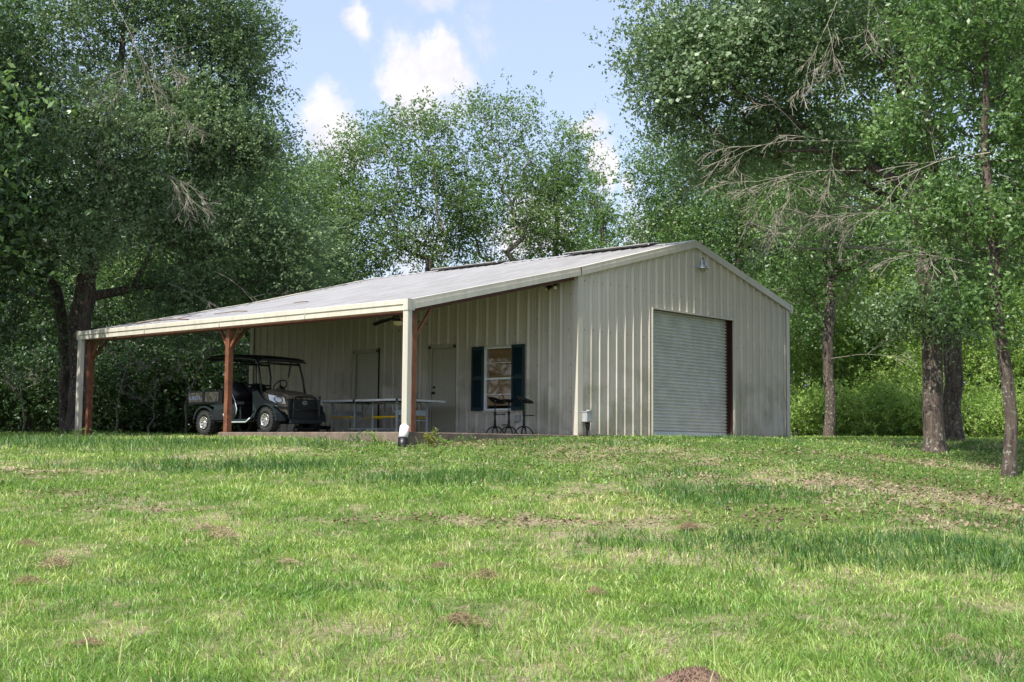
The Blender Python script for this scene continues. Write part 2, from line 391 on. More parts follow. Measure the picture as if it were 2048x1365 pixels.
# ------------------------------------------------------------------ grass
rng = np.random.default_rng(7)
def vnoise(x, y, s, seed=0):
    # cheap smooth value noise
    r_ = np.random.default_rng(seed).random((64, 64)); x = x/s+31.7+seed; y = y/s+17.3
    xi = np.floor(x).astype(int); yi = np.floor(y).astype(int); fx = x-xi; fy = y-yi; fx = fx*fx*(3-2*fx); fy = fy*fy*(3-2*fy)
    a = r_[xi % 64, yi % 64]; b = r_[(xi+1) % 64, yi % 64]; c = r_[xi % 64, (yi+1) % 64]; d = r_[(xi+1) % 64, (yi+1) % 64]
    return (a*(1-fx)+b*fx)*(1-fy)+(c*(1-fx)+d*fx)*fy
BARE = []      # (x, y, rx, ry) sandy or littered bare spots
def bare_px(b, d, rx, ry, amt=1.0):
    x = CAM[0]+math.sin(R(b))*d; y = CAM[1]+math.cos(R(b))*d; BARE.append((x, y, rx, ry, amt))
def spot(b, d): return CAM[0]+math.sin(R(b))*d, CAM[1]+math.cos(R(b))*d
def in_build(x, y): return ((x > -.15) & (x < 9.0) & (y > -.15) & (y < 11.4)) | ((x > -5.1) & (x < .1) & (y > -.25) & (y < 5.75))
def bareness(x, y):
    b = np.zeros_like(x)
    for (cx, cy, rx, ry, am) in BARE:
        dx, dy = x-cx, y-cy; u_ = dx*SB+dy*CB; w_ = dx*CB-dy*SB
        b = np.maximum(b, am*np.exp(-((w_/rx)**2+(u_/ry)**2)))
    return np.clip(b*1.1+(vnoise(x, y, .45, 5)-.5)*.7+(vnoise(x, y, .12, 15)-.5)*.3, 0, 1)*(b > .05)
for a in [(29.6, 18.3, 1.0, .35, .9), (27.4, 20.5, 1.6, .5, .8), (43.3, 15.6, 1.8, .34, .8), (47.5, 15.5, 2.4, .40, .95), (51.2, 14.6, .6, .2, .9), (52.5, 13.8, .45, .25, .9),
          (60.3, 16.4, 1.3, .8, 1.0), (66.6, 19.6, 2.9, 2.0, 1.0), (67.5, 17.6, 2.3, 1.5, .8), (57.5, 19.5, 1.6, .8, .6), (53, 17.5, 1.2, .5, .5), (55.8, 15.8, .8, .3, .9), (67.2, 11.8, 1.3, .45, .75), (62.3, 8.7, .4, .22, .9), (54.7, 21, 2.4, .6, .45),
          (46.8, 24.0, 1.8, 1.2, .9), (50.5, 22.5, 3.2, 1.8, .6), (58, 13.2, 1.0, .3, .5), (32.0, 16.8, 1.0, .25, .6), (66.5, 24.5, 2.2, 1.2, .75), (59, 23, 3, 1, .5), (35.2, 29, 2.5, 1.6, .8), (36, 33, 3, 2, .8)]:
    bare_px(*a)
def grassmat():
    mt, t, p, o = newmat('lawn grass blades')
    g = geo(t); P = g.outputs['Position']; rnd = g.outputs['Random Per Island']
    n1 = noise(t, P, .35, 3, .6); n2 = noise(t, P, 1.7, 4, .6); n3 = noise(t, P, 6, 3)
    f = mth(t, 'ADD', mth(t, 'MULTIPLY', n1, .45), mth(t, 'ADD', mth(t, 'MULTIPLY', n2, .4), mth(t, 'MULTIPLY', n3, .15)))
    c1 = ramp(t, f, [(.38, (.070, .160, .026)), (.45, (.145, .28, .044)), (.52, (.24, .38, .072)), (.59, (.37, .46, .13)), (.66, (.50, .49, .22))]).outputs[0]
    v = ramp(t, rnd, [(0, (.42, .5, .42)), (.5, (1, 1, 1)), (.8, (1.35, 1.25, 1.5)), (1, (1.7, 1.5, 2.6))]).outputs[0]
    c = mixc(t, 1.0, c1, v, 'MULTIPLY')
    dry = ramp(t, mth(t, 'FRACT', mth(t, 'MULTIPLY', rnd, 17.3)), [(.93, 0), (.96, 1)]).outputs[0]
    c = mixc(t, dry, c, (.50, .43, .24))
    L(t, c, p.inputs['Base Color']); p.inputs['Roughness'].default_value = .42; p.inputs['Specular IOR Level'].default_value = .5
    tr = N(t, 'ShaderNodeBsdfTranslucent'); L(t, mixc(t, 1.0, c, (1.25, 1.3, .7), 'MULTIPLY'), tr.inputs[0])
    mx = N(t, 'ShaderNodeMixShader'); mx.inputs[0].default_value = .4
    L(t, p.outputs[0], mx.inputs[1]); L(t, tr.outputs[0], mx.inputs[2]); L(t, mx.outputs[0], o.inputs[0])
    return mt
M['grass'] = grassmat()
M['lush_and_shade'] = leafmat('lush dark grass', [(.030, .085, .022), (.048, .125, .030), (.08, .17, .04), (.13, .22, .06)], .45, .4, (.14, .30, .05))  # dark blade colour, in places standing in for tree shade
M['litter'] = leafmat('fallen oak leaves', [(.09, .055, .035), (.17, .11, .07), (.27, .19, .13), (.38, .29, .21)], .6, .1, (.3, .2, .1))
M['straw'] = leafmat('dry cut grass thatch', [(.16, .11, .06), (.26, .19, .11), (.38, .30, .18), (.48, .40, .26)], .7, .2, (.4, .3, .15))
M['clover'] = leafmat('low broadleaf weeds', [(.05, .12, .025), (.085, .17, .035), (.14, .22, .06), (.24, .29, .12)], .45, .35, (.2, .36, .06))

def blades(n, d0, d1, h, w, seed, keep=None, sl=None, upb=1.0, power=1.0):
    r = np.random.default_rng(seed)
    D_ = d0+(d1-d0)*r.random(n)**power
    half = .44*D_+1.6
    S_ = (r.random(n)*2-1)*half if sl is None else sl[0]+(sl[1]-sl[0])*r.random(n)
    x, y = from_DS(D_, S_)
    den = .40+.9*vnoise(x, y, .28, 3)*vnoise(x, y, 1.1, 4)*2
    k = (r.random(n) < den) & ~in_build(x, y) & (r.random(n) > bareness(x, y)*.95)
    if keep is not None: k &= keep(x, y, r)
    x, y, D_ = x[k], y[k], D_[k]; n = len(x); z = zg(x, y)-.01
    tall = .5+1.0*vnoise(x, y, .8, 8)+.5*vnoise(x, y, .2, 9)
    H = h*tall*(.45+.9*r.random(n)); Wd = w*(.6+.8*r.random(n))
    a = r.random(n)*2*np.pi; lean = (.3+1.0*r.random(n)**1.3)*(1.0/upb); b = a+np.pi/2+r.normal(0, .5, n)
    cl = vnoise(x, y, .22, 11)*6.28
    ux, uy = np.cos(b), np.sin(b); lx, ly = np.cos(a+0*cl), np.sin(a)
    lx = lx+.7*np.cos(cl); ly = ly+.7*np.sin(cl); q = np.hypot(lx, ly)+1e-6; lx /= q; ly /= q
    v = np.zeros((n, 6, 3), np.float32)
    for i, (s, wf) in enumerate(((0, 1), (.55, .85), (1.0, .12))):
        off = H*lean*s**1.8; hz = H*(s-.32*lean*s*s)
        for j, sg in enumerate((-1, 1)):
            v[:, i*2+j, 0] = x+lx*off+sg*ux*Wd*wf/2; v[:, i*2+j, 1] = y+ly*off+sg*uy*Wd*wf/2; v[:, i*2+j, 2] = z+hz
    bi = (np.arange(n)*6)[:, None]
    f = np.concatenate([bi+np.array([[0, 1, 3, 2]]), bi+np.array([[2, 3, 5, 4]])], 0)
    return v.reshape(-1, 3), f
V = []; F = []; off = 0
shade_strip = lambda x, y, r: r.random(len(x)) < np.where((x > -4.8) & (x < .3) & (y > 5.7) & (y < 11.5), .3, 1)
for args in [dict(n=170000, d0=5.0, d1=11.5, h=.062, w=.0062, seed=1), dict(n=150000, d0=11, d1=18, h=.060, w=.0085, seed=2), dict(n=110000, d0=17, d1=27, h=.055, w=.012, seed=3, keep=shade_strip),
             dict(n=60000, d0=26, d1=48, h=.07, w=.02, seed=4, keep=shade_strip), dict(n=7000, d0=6, d1=24, h=.14, w=.007, seed=5, upb=1.8)]:
    v, f = blades(**args); V.append(v); F.append(f+off); off += len(v)
LUSH_AND_SHADE = [(58.0, 17.8, 1.5, 1.0), (62.5, 18.2, 1.2, .7), (63.5, 14.6, 2.6, .9), (68.5, 13.9, 2.2, .9), (56.0, 19.8, .9, .7), (70.5, 17.0, 1.6, 1.0), (45, 18.8, 1.6, .6), (52, 24.2, 1.2, .5), (58.5, 26.5, 1.3, .6), (48.5, 23.6, .8, .4), (64, 29, 1.5, .8), (40, 23.5, 1.2, .5), (36, 20.5, 2.6, .7), (30, 24.5, 3.5, 1.2)]  # taller grass patches; some are dark stand-ins for tree shade on the lawn
def lush_and_shade(x, y, r):
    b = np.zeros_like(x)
    for (bb, d, rx, ry) in LUSH_AND_SHADE:
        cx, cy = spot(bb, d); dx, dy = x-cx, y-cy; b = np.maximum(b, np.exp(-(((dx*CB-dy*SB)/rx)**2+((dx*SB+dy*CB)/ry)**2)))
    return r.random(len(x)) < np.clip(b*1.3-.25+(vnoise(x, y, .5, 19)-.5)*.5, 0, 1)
v, f = blades(n=230000, d0=12.5, d1=27, h=.105, w=.010, seed=6, keep=lush_and_shade, upb=1.5)
lg = np_mesh('tall_grass_and_shade', v, f, M['lush_and_shade'])
tag(lg, 'taller dark green uncut grass on the bank, some patches standing in for tree shade', 'grass', kind='stuff')
gr = np_mesh('lawn_grass', np.concatenate(V), np.concatenate(F), M['grass'])
tag(gr, 'unevenly mown green and yellow grass covering the open lawn', 'grass', kind='stuff')

def flat_leaves(n, pts, size, tilt, seed, zoff=.01, asp=.5):
    r = np.random.default_rng(seed); n = len(pts)
    nrm = np.stack([r.normal(0, tilt, n), r.normal(0, tilt, n), np.ones(n)], 1); nrm /= np.linalg.norm(nrm, axis=1)[:, None]
    return leaf_quads(pts+np.array([0, 0, zoff]), nrm, size*(.6+.8*r.random(n)), r, asp)
def leaf_quads(c, nrm, s, r, asp=.5, along=None):
    n = len(c); a = r.normal(size=(n, 3))+(0 if along is None else along*1.2); a -= nrm*(a*nrm).sum(1)[:, None]; a /= np.linalg.norm(a, axis=1)[:, None]+1e-9
    b = np.cross(nrm, a); s = s[:, None]; w = s*asp*(.8+.4*r.random((n, 1)))
    v = np.stack([c-a*s*.5, c+b*w*.5+a*s*.06, c+a*s*.5, c-b*w*.5+a*s*.06], 1).reshape(-1, 3)
    f = np.arange(n*4).reshape(n, 4)
    return v, f
def scatter(n, d0, d1, s0, s1, seed, fn):
    r = np.random.default_rng(seed); D_ = d0+(d1-d0)*r.random(n); S_ = s0+(s1-s0)*r.random(n); x, y = from_DS(D_, S_)
    k = (r.random(n) < fn(x, y, D_, S_)) & ~in_build(x, y); x, y = x[k], y[k]
    return np.stack([x, y, zg(x, y)], 1), r
pt, _ = scatter(110000, 15, 30, -12, 14, 21, lambda x, y, d, s: np.clip(bareness(x, y)**1.5*.8+.05*vnoise(x, y, .8, 6)*(s > -1)+.10*sstep(4, 8, s)*vnoise(x, y, .5, 2), 0, 1))
v, f = flat_leaves(0, pt, .05, .5, 22, .03, .6)
tag(np_mesh('leaf_litter', v, f, M['litter']), 'dry tan fallen leaves scattered over the bare bank', 'leaf litter', kind='stuff')
pt, r_ = scatter(130000, 17.5, 30, -7, 14, 23, lambda x, y, d, s: np.clip((.9-bareness(x, y)*.6)*sstep(17, 21, d+s*.25)*(.25+vnoise(x, y, .6, 12))*sstep(-7, -3, s+.6*vnoise(x, y, .7, 2)*6-3), 0, .9))
pt[:, 2] += r_.random(len(pt))*.055
v, f = flat_leaves(0, pt, .032, .75, 24, .005, .75)
tag(np_mesh('ground_cover', v, f, M['clover']), 'low broadleaf weeds spread over the bank in front of the metal building', 'weeds', kind='stuff')

# clumps of dry thatch left by the mower
def thatch(name, seed, rad, hh, n):
    r = np.random.default_rng(seed)
    c = np.stack([r.normal(0, rad*.5, n), r.normal(0, rad*.38, n), np.zeros(n)], 1)
    c[:, 2] = hh*np.exp(-((c[:, 0]/rad)**2+(c[:, 1]/rad)**2)*1.5)*r.random(n)+.03
    nrm = r.normal(0, 1, (n, 3)); nrm /= np.linalg.norm(nrm, axis=1)[:, None]
    v, f = leaf_quads(c, nrm, .03+.05*r.random(n), r, .10)
    return np_mesh(name, v, f, M['straw'])
SPOTS = [(35.4, 15.2, 1.0, 'smaller low brown thatch clump beside the largest one on the left lawn'), (36.1, 14.6, 1.3, 'largest brown thatch clump on the left lawn, straight below the middle post'),
         (28.4, 12.3, 1.0, 'brown thatch clump nearest the left edge of the lawn'), (29.4, 13.1, 1.3, 'wide tan thatch clump just above another at the left edge of the lawn'),
         (30.8, 9.7, .7, 'small dark brown thatch tuft low at the left of the lawn'), (47.5, 12.0, 1.0, 'tan thatch clump in the middle of the lawn'),
         (46.5, 10.0, 1.2, 'large loose tan thatch clump low in the middle of the lawn'), (45.5, 12.5, .7, 'small thatch tuft left of the middle of the lawn'),
         (52.3, 11.3, .8, 'thin brown thatch tuft on the lawn below the roller door, nearer the camera'), (38.9, 12.9, .6, 'smallest thatch tuft on the left centre of the lawn'),
         (67.3, 10.2, .8, 'brown thatch tuft low at the right of the lawn'), (28.2, 14.4, .8, 'faint thatch tuft farthest up the left edge of the lawn'), (56.4, 15.2, 1.1, 'reddish brown thatch clump on the bank below the roller door')]
th0 = [thatch('thatch_clump', 31, .20, .11, 900), thatch('thatch_clump', 32, .22, .13, 900)]
for i, (b, d, s, lab) in enumerate(SPOTS):
    o = th0[i] if i < 2 else th0[i % 2].copy()
    if i >= 2: COL.objects.link(o)
    x, y = spot(b, d); o.location = (x, y, float(zg(x, y))+.01); o.scale = (s*.8, s*.7, s*.62); o.rotation_euler = (0, 0, i*1.3)
    tag(o, lab, 'grass clump', 'dry thatch clumps on the lawn')
# ant mound
r = np.random.default_rng(5); n = 3200
a = r.random(n)*6.283; q = np.sqrt(r.random(n)); hx, hy = q*.33*np.cos(a), q*.27*np.sin(a)
hz = .15*(1-q**1.6)+.012*r.normal(size=n)
mb = MB(); rings = 10; seg = 28; vs = [(0, 0, .15)]; fs = []
for i in range(1, rings+1):
    for k in range(seg):
        an = 2*math.pi*k/seg; q_ = i/rings; jj = 1+.13*math.sin(3*an+1)+.08*math.sin(7*an)
        vs.append((.36*q_*math.cos(an)*jj, .29*q_*math.sin(an)*jj, .15*(1-q_**1.5)-.02*(i == rings)+random.Random(i*99+k).uniform(-.008, .008)))
for k in range(seg): fs.append((0, 1+k, 1+(k+1) % seg))
for i in range(rings-1):
    for k in range(seg): fs.append((1+i*seg+k, 1+(i+1)*seg+k, 1+(i+1)*seg+(k+1) % seg, 1+i*seg+(k+1) % seg))
mb.add(vs, fs, True)
for i in range(900):      # crumbs of soil
    j = int(r.integers(n)); s_ = .006+.010*r.random(); cx, cy, cz = hx[j], hy[j], hz[j]
    mb.add([(cx+s_, cy, cz), (cx, cy+s_, cz), (cx-s_, cy-s_*.5, cz), (cx, cy, cz+s_*1.3)], [(0, 1, 3), (1, 2, 3), (2, 0, 3), (0, 2, 1)])
M['mound'] = simple('reddish mound soil', (.16, .10, .07), 1, 0, .5, 40, 1)
x, y = spot(56.6, 8.02); o = mb.build('ant_mound', M['mound'], loc=(x, y, float(zg(x, y))-.01)); o.scale = (.85, .85, .72)
tag(o, 'reddish brown mound of loose crumbly soil in the foreground grass', 'soil mound')

# ------------------------------------------------------------------ trees
def leaf_cloud(centers, per, rad, size, r, flat=.7, asp=.5, upb=.6):
    """each cluster is a handful of leafy sprigs: leaves strung along short curved twigs"""
    k = 8; ns = max(1, per//k); m = len(centers)*ns
    c = np.repeat(centers, ns, 0); sz = np.repeat(.65+.7*r.random(len(centers)), ns)[:, None]
    g_ = r.normal(size=(m, 3)); g_[:, 2] *= flat
    st = c+g_*rad*.72*sz
    d = g_*.6+r.normal(size=(m, 3))*.6+np.array([0, 0, .25]); d /= np.linalg.norm(d, axis=1)[:, None]
    ln = rad*(.5+.6*r.random(m))[:, None]
    q = (np.arange(k)+.5)/k
    P_ = st[:, None, :]+d[:, None, :]*ln[:, None, :]*q[None, :, None]
    P_[:, :, 2] -= (ln*.18)*(q**2)[None, :]
    P_ = P_.reshape(-1, 3)+r.normal(size=(m*k, 3))*size*.42
    dd_ = np.repeat(d, k, 0)
    nrm = r.normal(size=(m*k, 3)); nrm[:, 2] += upb; nrm /= np.linalg.norm(nrm, axis=1)[:, None]
    return leaf_quads(P_, nrm, size*(.6+.8*r.random(m*k)), r, asp, dd_)
def grow(seed, trunk, r0, lobes, nclus, step=.7, rtip=.007, expo=.66, droop=.0, wig=.09):
    """trunk: list of points; lobes: (x,y,z,rx,ry,rz,weight). returns cluster centres and MB of wood."""
    r = np.random.default_rng(seed); w = np.array([l[6] for l in lobes]); w = w/w.sum()
    pts = []
    for i in range(nclus):
        l = lobes[r.choice(len(lobes), p=w)]; d = r.normal(size=3); d /= np.linalg.norm(d); q = r.random()**(1/2.4)
        pts.append((l[0]+d[0]*q*l[3], l[1]+d[1]*q*l[4], l[2]+d[2]*q*l[5]))
    pts = np.array(pts)
    tp = [np.array(p_, float) for p_ in trunk]; nodes = []; par = []; plen = []
    for i in range(len(tp)-1):
        k = max(2, int(np.linalg.norm(tp[i+1]-tp[i])/.5))
        for j in range(k):
            q = tp[i]+(tp[i+1]-tp[i])*j/k+np.array([r.normal(0, .03), r.normal(0, .03), 0])*(j > 0)
            nodes.append(q); par.append(len(nodes)-2); plen.append(0 if len(nodes) == 1 else plen[-1]+.5)
    nodes.append(tp[-1]); par.append(len(nodes)-2); plen.append(plen[-1]+.5); ntr = len(nodes)
    NO = np.zeros((nclus*14+ntr, 3)); NO[:ntr] = nodes; PL = np.zeros(len(NO)); PL[:ntr] = plen; cnt = ntr; PA = list(par)
    base = NO[:ntr]; dist0 = np.array([np.min(np.linalg.norm(base-p_, axis=1)) for p_ in pts])
    chains = []
    for i in np.argsort(dist0+r.random(nclus)*.8):
        p_ = pts[i]; dv = p_-NO[:cnt]; dl = np.linalg.norm(dv, axis=1)
        cost = dl+.25*PL[:cnt]*.35+1.4*np.clip(NO[:cnt, 2]-p_[2]+.25*dl, 0, 9)*(1 if droop == 0 else .3)
        cost[:3] += 50
        j = int(np.argmin(cost)); d = dl[j]; k = max(1, int(d/step)); last = j; ch = [j]
        dirp = NO[j]-NO[PA[j]] if PA[j] >= 0 else np.array([0, 0, 1.]); nl = np.linalg.norm(dirp)+1e-9; dirp = dirp/nl
        for s_ in range(1, k+1):
            f_ = s_/k; q = NO[j]*(1-f_)+p_*f_+dirp*d*.16*math.sin(math.pi*f_)*(1-f_)+r.normal(0, wig, 3)*min(1, d)*(s_ < k)*.6
            if droop: q[2] += droop*math.sin(math.pi*f_)*d*.3
            if cnt >= len(NO): break
            NO[cnt] = q; PA.append(last); PL[cnt] = PL[last]+d/k; last = cnt; ch.append(cnt); cnt += 1
        chains.append(ch)
    load = np.zeros(cnt)
    for ch in chains: load[ch[-1]] += 1
    for i in range(cnt-1, 0, -1):
        if PA[i] >= 0: load[PA[i]] += load[i]
    rad = np.maximum(rtip, r0*(load/load[0])**expo)
    mb = MB()
    for ch in chains:
        if len(ch) < 2: continue
        rr = [float(rad[c]) for c in ch]; rr[0] = min(rr[0], rr[1]*1.25)
        n = 7 if rr[1] > .06 else (5 if rr[1] > .02 else 3)
        mb.tube([NO[c] for c in ch], rr, n, True, False)
    tr = list(range(ntr)); trr = []
    for c in tr:
        h = NO[c][2]-NO[0][2]; flare = 1+.75*math.exp(-h/.28)
        trr.append(float(max(rad[c], .03)*flare))
    mb.tube([NO[c] for c in tr], trr, 14, True, False)
    return pts, NO[:cnt], rad, mb
def dead_branches(seed, starts, length, mb, rad=.03, levels=3, grav=.35):
    rr = random.Random(seed)
    def go(p, d, ln, ra, lv):
        pts = [p]; rs = [ra]; k = 5
        for i in range(k):
            d = (d+Vector((rr.gauss(0, .08), rr.gauss(0, .08), rr.gauss(0, .07)-grav*.10))).normalized()
            p = p+d*ln/k; pts.append(p); rs.append(ra*(1-.7*(i+1)/k))
            if lv > 0 and i >= 1:
                for _ in range(2 if lv > 1 else 3):
                    if rr.random() < .58:
                        a = (d+Vector((rr.gauss(0, .5), rr.gauss(0, .5), rr.gauss(0, .45)-grav*.3))).normalized()
                        go(p, a, ln*rr.uniform(.35, .6), ra*.5, lv-1)
        mb.tube(pts, [max(.0045, q) for q in rs], 4 if ra > .015 else 3, True, False)
    for (p, d, l_) in starts: go(Vector(p), Vector(d).normalized(), length*l_, rad*l_, levels)
def make_tree(name, seed, trunk, r0, lobes, nclus, per, clr, lsize, leaf, barkm='bark', dead=None, flat=.7, asp=.5, trim=None, **kw):
    pts, NO, rad, wood = grow(seed, trunk, r0, lobes, nclus, **kw)
    root = empty(name); tr = wood.build('trunk', M[barkm], root, fix=False)
    r = np.random.default_rng(seed+99)
    thin = [i for i in range(len(NO)) if rad[i] < .02 and i > 20]
    cs = pts
    v, f = leaf_cloud(cs, per, clr, lsize, r, flat, asp)
    if trim: k = trim(v.reshape(-1, 4, 3)[:, 0]); v = v.reshape(-1, 4, 3)[k].reshape(-1, 3); f = np.arange(len(v)).reshape(-1, 4)
    np_mesh('crown', v, f, M[leaf], root)
    if dead:
        
        for i_, st_ in enumerate(dead[0]):
            mb = MB(); dead_branches(seed+i_*7, [st_], dead[1], mb, *dead[2:]); mb.build('dead_branch', M['deadtwig'], root, fix=False)
    return root
def put(o, b, d, s=1.0, rz=0.0, dz=-.05, sz=None):
    x, y = spot(b, d); o.location = (x, y, float(zg(x, y))+dz); o.scale = (s, s, sz or s); o.rotation_euler = (0, 0, rz); return o
# local axes of the nearest trees: +a = to the right seen from the lawn, +b = away
def AB(a, b_, z, brg):
    q = R(brg); return (a*math.cos(q)+b_*math.sin(q), -a*math.sin(q)+b_*math.cos(q), z)
def lob(a, b_, z, r1, r2_, r3, w, brg):
    x, y, _ = AB(a, b_, z, brg); return (x, y, z, r1, r2_, r3, w)
# ------------------------------------------------------------------ the metal building
BW, BL, LW = 8.82, 11.15, 4.935
HE, HR, HO = 3.52, 4.655, 2.38        # roof top heights: wall line, ridge, outer edge of the lean-to
def roof_z(x):
    if x <= 0: return HE+(HE-HO)/LW*x
    if x <= BW/2: return HE+(HR-HE)/(BW/2)*x
    return HR-(HR-HE)/(BW/2)*(x-BW/2)
B = empty('metal_building', (0, 0, 0))
tag(B, 'tan ribbed metal building with a grey roll up door, open sided lean-to and gable end', 'building')
def rib_profile(a, b, pitch=.305, hgt=.04, start=0):
    # (position, height) of an R-panel: major trapezoid ribs with two low minor ribs between
    pts = []
    k = math.floor((a-start)/pitch)-1
    while start+k*pitch < b+pitch:
        c = start+k*pitch
        pts += [(c-.036, 0), (c-.014, hgt), (c+.014, hgt), (c+.036, 0)]
        for q in (.115, .19): pts += [(c+q-.02, 0), (c+q-.008, .006), (c+q+.008, .006), (c+q+.02, 0)]
        k += 1
    out = []
    def hat(x):
        for (x0, h0), (x1, h1) in zip(pts, pts[1:]):
            if x0 <= x <= x1: return h0+(h1-h0)*(x-x0)/(x1-x0+1e-9)
        return 0
    out.append((a, hat(a))); out += [q for q in pts if a+1e-4 < q[0] < b-1e-4]; out.append((b, hat(b)))
    return out
def rib_wall(mb, a, b, zlo, zhi, plane, sign, start=0):
    """plane 'y': wall in the plane y=0 facing sign*y, a..b along x. zlo/zhi numbers or functions."""
    pr = rib_profile(a, b, start=start); vs = []; fs = []
    for (s, h) in pr:
        l0 = zlo(s) if callable(zlo) else zlo; l1 = zhi(s) if callable(zhi) else zhi
        for z in (l0, l1):
            vs.append((s, plane[1]+sign*h, z) if plane[0] == 'y' else (plane[1]+sign*h, s, z))
    for i in range(len(pr)-1): fs.append((2*i, 2*i+2, 2*i+3, 2*i+1))
    mb.add(vs, fs)
D0, D1, DH = 2.69, 6.14, 2.905
zt = lambda x: roof_z(x)-.055
GB = .012
mb = MB(); ST = .13
rib_wall(mb, .03, D0, GB, zt, ('y', 0), -1, ST); 
rib_wall(mb, D0, BW/2, DH, zt, ('y', 0), -1, ST); rib_wall(mb, BW/2, D1, DH, zt, ('y', 0), -1, ST)
rib_wall(mb, D1, BW-.03, GB, zt, ('y', 0), -1, ST)
def screws_y(mb, xs, zs):      # screw heads along the gable girts
    for x in xs:
        for z in zs:
            if (D0-.1 < x < D1+.1 and z < DH+.05) or z > roof_z(x)-.2: continue
            mb.lathe([(0, -.009), (.008, -.008), (.011, 0)], (x, -.001, z), 6, 1, False)
mb.cur = 1; xs = [ST+.305*k+.10 for k in range(0, 29)]
screws_y(mb, xs, (.12, 2.25, 3.3)); screws_y(mb, [ST+.915*k for k in range(0, 10)], [.5+.45*j for j in range(9)])
mb.build('gable_wall', [M['siding'], M['iron']], B); mb = MB(); mb.cur = 1
for y in [.25+.305*k for k in range(36)]:
    for z in (.12, 2.25): mb.lathe([(0, -.009), (.008, -.008), (.011, 0)], (-.001, y, z), 6, 0, False)
for y in [.16+.915*k for k in range(12)]:
    for z in [.5+.5*j for j in range(6)]:
        if not (1.4 < y < 3.1 and .5 < z < 2.05): mb.lathe([(0, -.009), (.008, -.008), (.011, 0)], (-.041, y, z), 6, 0, False)
# long wall under the lean-to, with openings for the window and the two doors
W0, W1, WZ0, WZ1 = 1.80, 2.64, .555, 1.96
P0, P1, PH = 3.57, 4.38, 2.06
Q0, Q1 = 6.17, 7.02
mb.cur = 0; top = HE-.07; ST2 = .16
for a, b, z0, z1 in [(.03, W0, GB, top), (W0, W1, GB, WZ0), (W0, W1, WZ1, top), (W1, P0, GB, top), (P0, P1, PH, top), (P1, Q0, GB, top), (Q0, Q1, PH, top), (Q1, BL-.03, GB, top)]:
    rib_wall(mb, a, b, z0, z1, ('x', 0), -1, ST2)
mb.build('side_wall', [M['siding'], M['iron']], B)
mb = MB(); rib_wall(mb, 0, BL, GB, top, ('x', BW), 1, .1); rib_wall(mb, 0, BW/2, GB, zt, ('y', BL), 1, .1); rib_wall(mb, BW/2, BW, GB, zt, ('y', BL), 1, .1)
mb.build('rear_wall', M['siding'], B)
# inner liner keeps light out of the shell
mb = MB(); mb.box(.14, .36, -.02, .155, BL-.15, 3.3); mb.box(.2, .36, -.02, BW-.15, .37, 3.2)
mb.build('liner', M['dark'], B)
# corner trims
mb = MB()
def corner(x, y, sx, sy, z1):
    mb.box(min(x, x+sx*.14), y-sy*.0 if sy > 0 else y, 0, max(x, x+sx*.14), y, z1)
t_ = .050
mb.box(-t_, -t_, .0, .11, -t_+.006, HE-.09); mb.box(-t_, -t_+.006, .0, -t_+.006, .11, HE-.12)
mb.build('corner_trim', M['trim'], B); mb = MB()
mb.box(BW-.11, -t_, .0, BW+t_, -t_+.006, HE-.09); mb.box(BW+t_-.006, -t_+.006, 0, BW+t_, .11, HE-.09)
mb.build('corner_trim', M['trim'], B); mb = MB()
mb.box(-t_, BL-.11, .0, -t_+.006, BL+t_, HE-.12)
mb.build('corner_trim', M['trim'], B)
# foundation slab and lean-to slab
mb = MB(); mb.box(-.02, -.05, -.6, BW+.03, BL+.02, .008)
mb.build('foundation', M['concrete'], B)
mb = MB(); mb.box(-5.03, -.10, -.6, -.024, 5.62, 0, .012)
mb.build('porch_slab', M['concrete'], B)
# roof sheets: ribs run down the slope
def slope(mb, xa, xb, y0, y1, lift=0, th=.0):
    pr = rib_profile(y0, y1, start=.1); vs = []; fs = []
    nx = math.sqrt(1+((roof_z(xb)-roof_z(xa))/(xb-xa))**2)
    for (s, h) in pr:
        for x in (xa, xb): vs.append((x, s, roof_z(x)+h*.9+lift))
    for i in range(len(pr)-1): fs.append((2*i, 2*i+2, 2*i+3, 2*i+1))
    mb.add(vs, fs)
e = 1e-4
mb = MB(); slope(mb, -LW-.02, -e, -.0, BL+.0); slope(mb, e, BW/2-e, 0, BL); slope(mb, BW/2+e, BW+.07, 0, BL)
roof_mb = mb
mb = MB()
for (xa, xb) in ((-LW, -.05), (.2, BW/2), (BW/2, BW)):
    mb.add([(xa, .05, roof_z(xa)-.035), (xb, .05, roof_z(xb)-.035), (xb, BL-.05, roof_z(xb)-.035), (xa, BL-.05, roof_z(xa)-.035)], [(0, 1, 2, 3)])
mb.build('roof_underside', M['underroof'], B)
mb = roof_mb; mb.cur = 1; rr = random.Random(3)
for k in range(int(BL/.305)):
    y = .1+.305*k+rr.uniform(.08, .2)
    for x in [-4.7+.95*j for j in range(14)]:
        if x < BW: mb.lathe([(.016, 0), (.012, .010), (0, .012)], (x, y, roof_z(x)+.002), 6, 2, False)
mb.build('roof', [M['roof'], M['iron']], B)
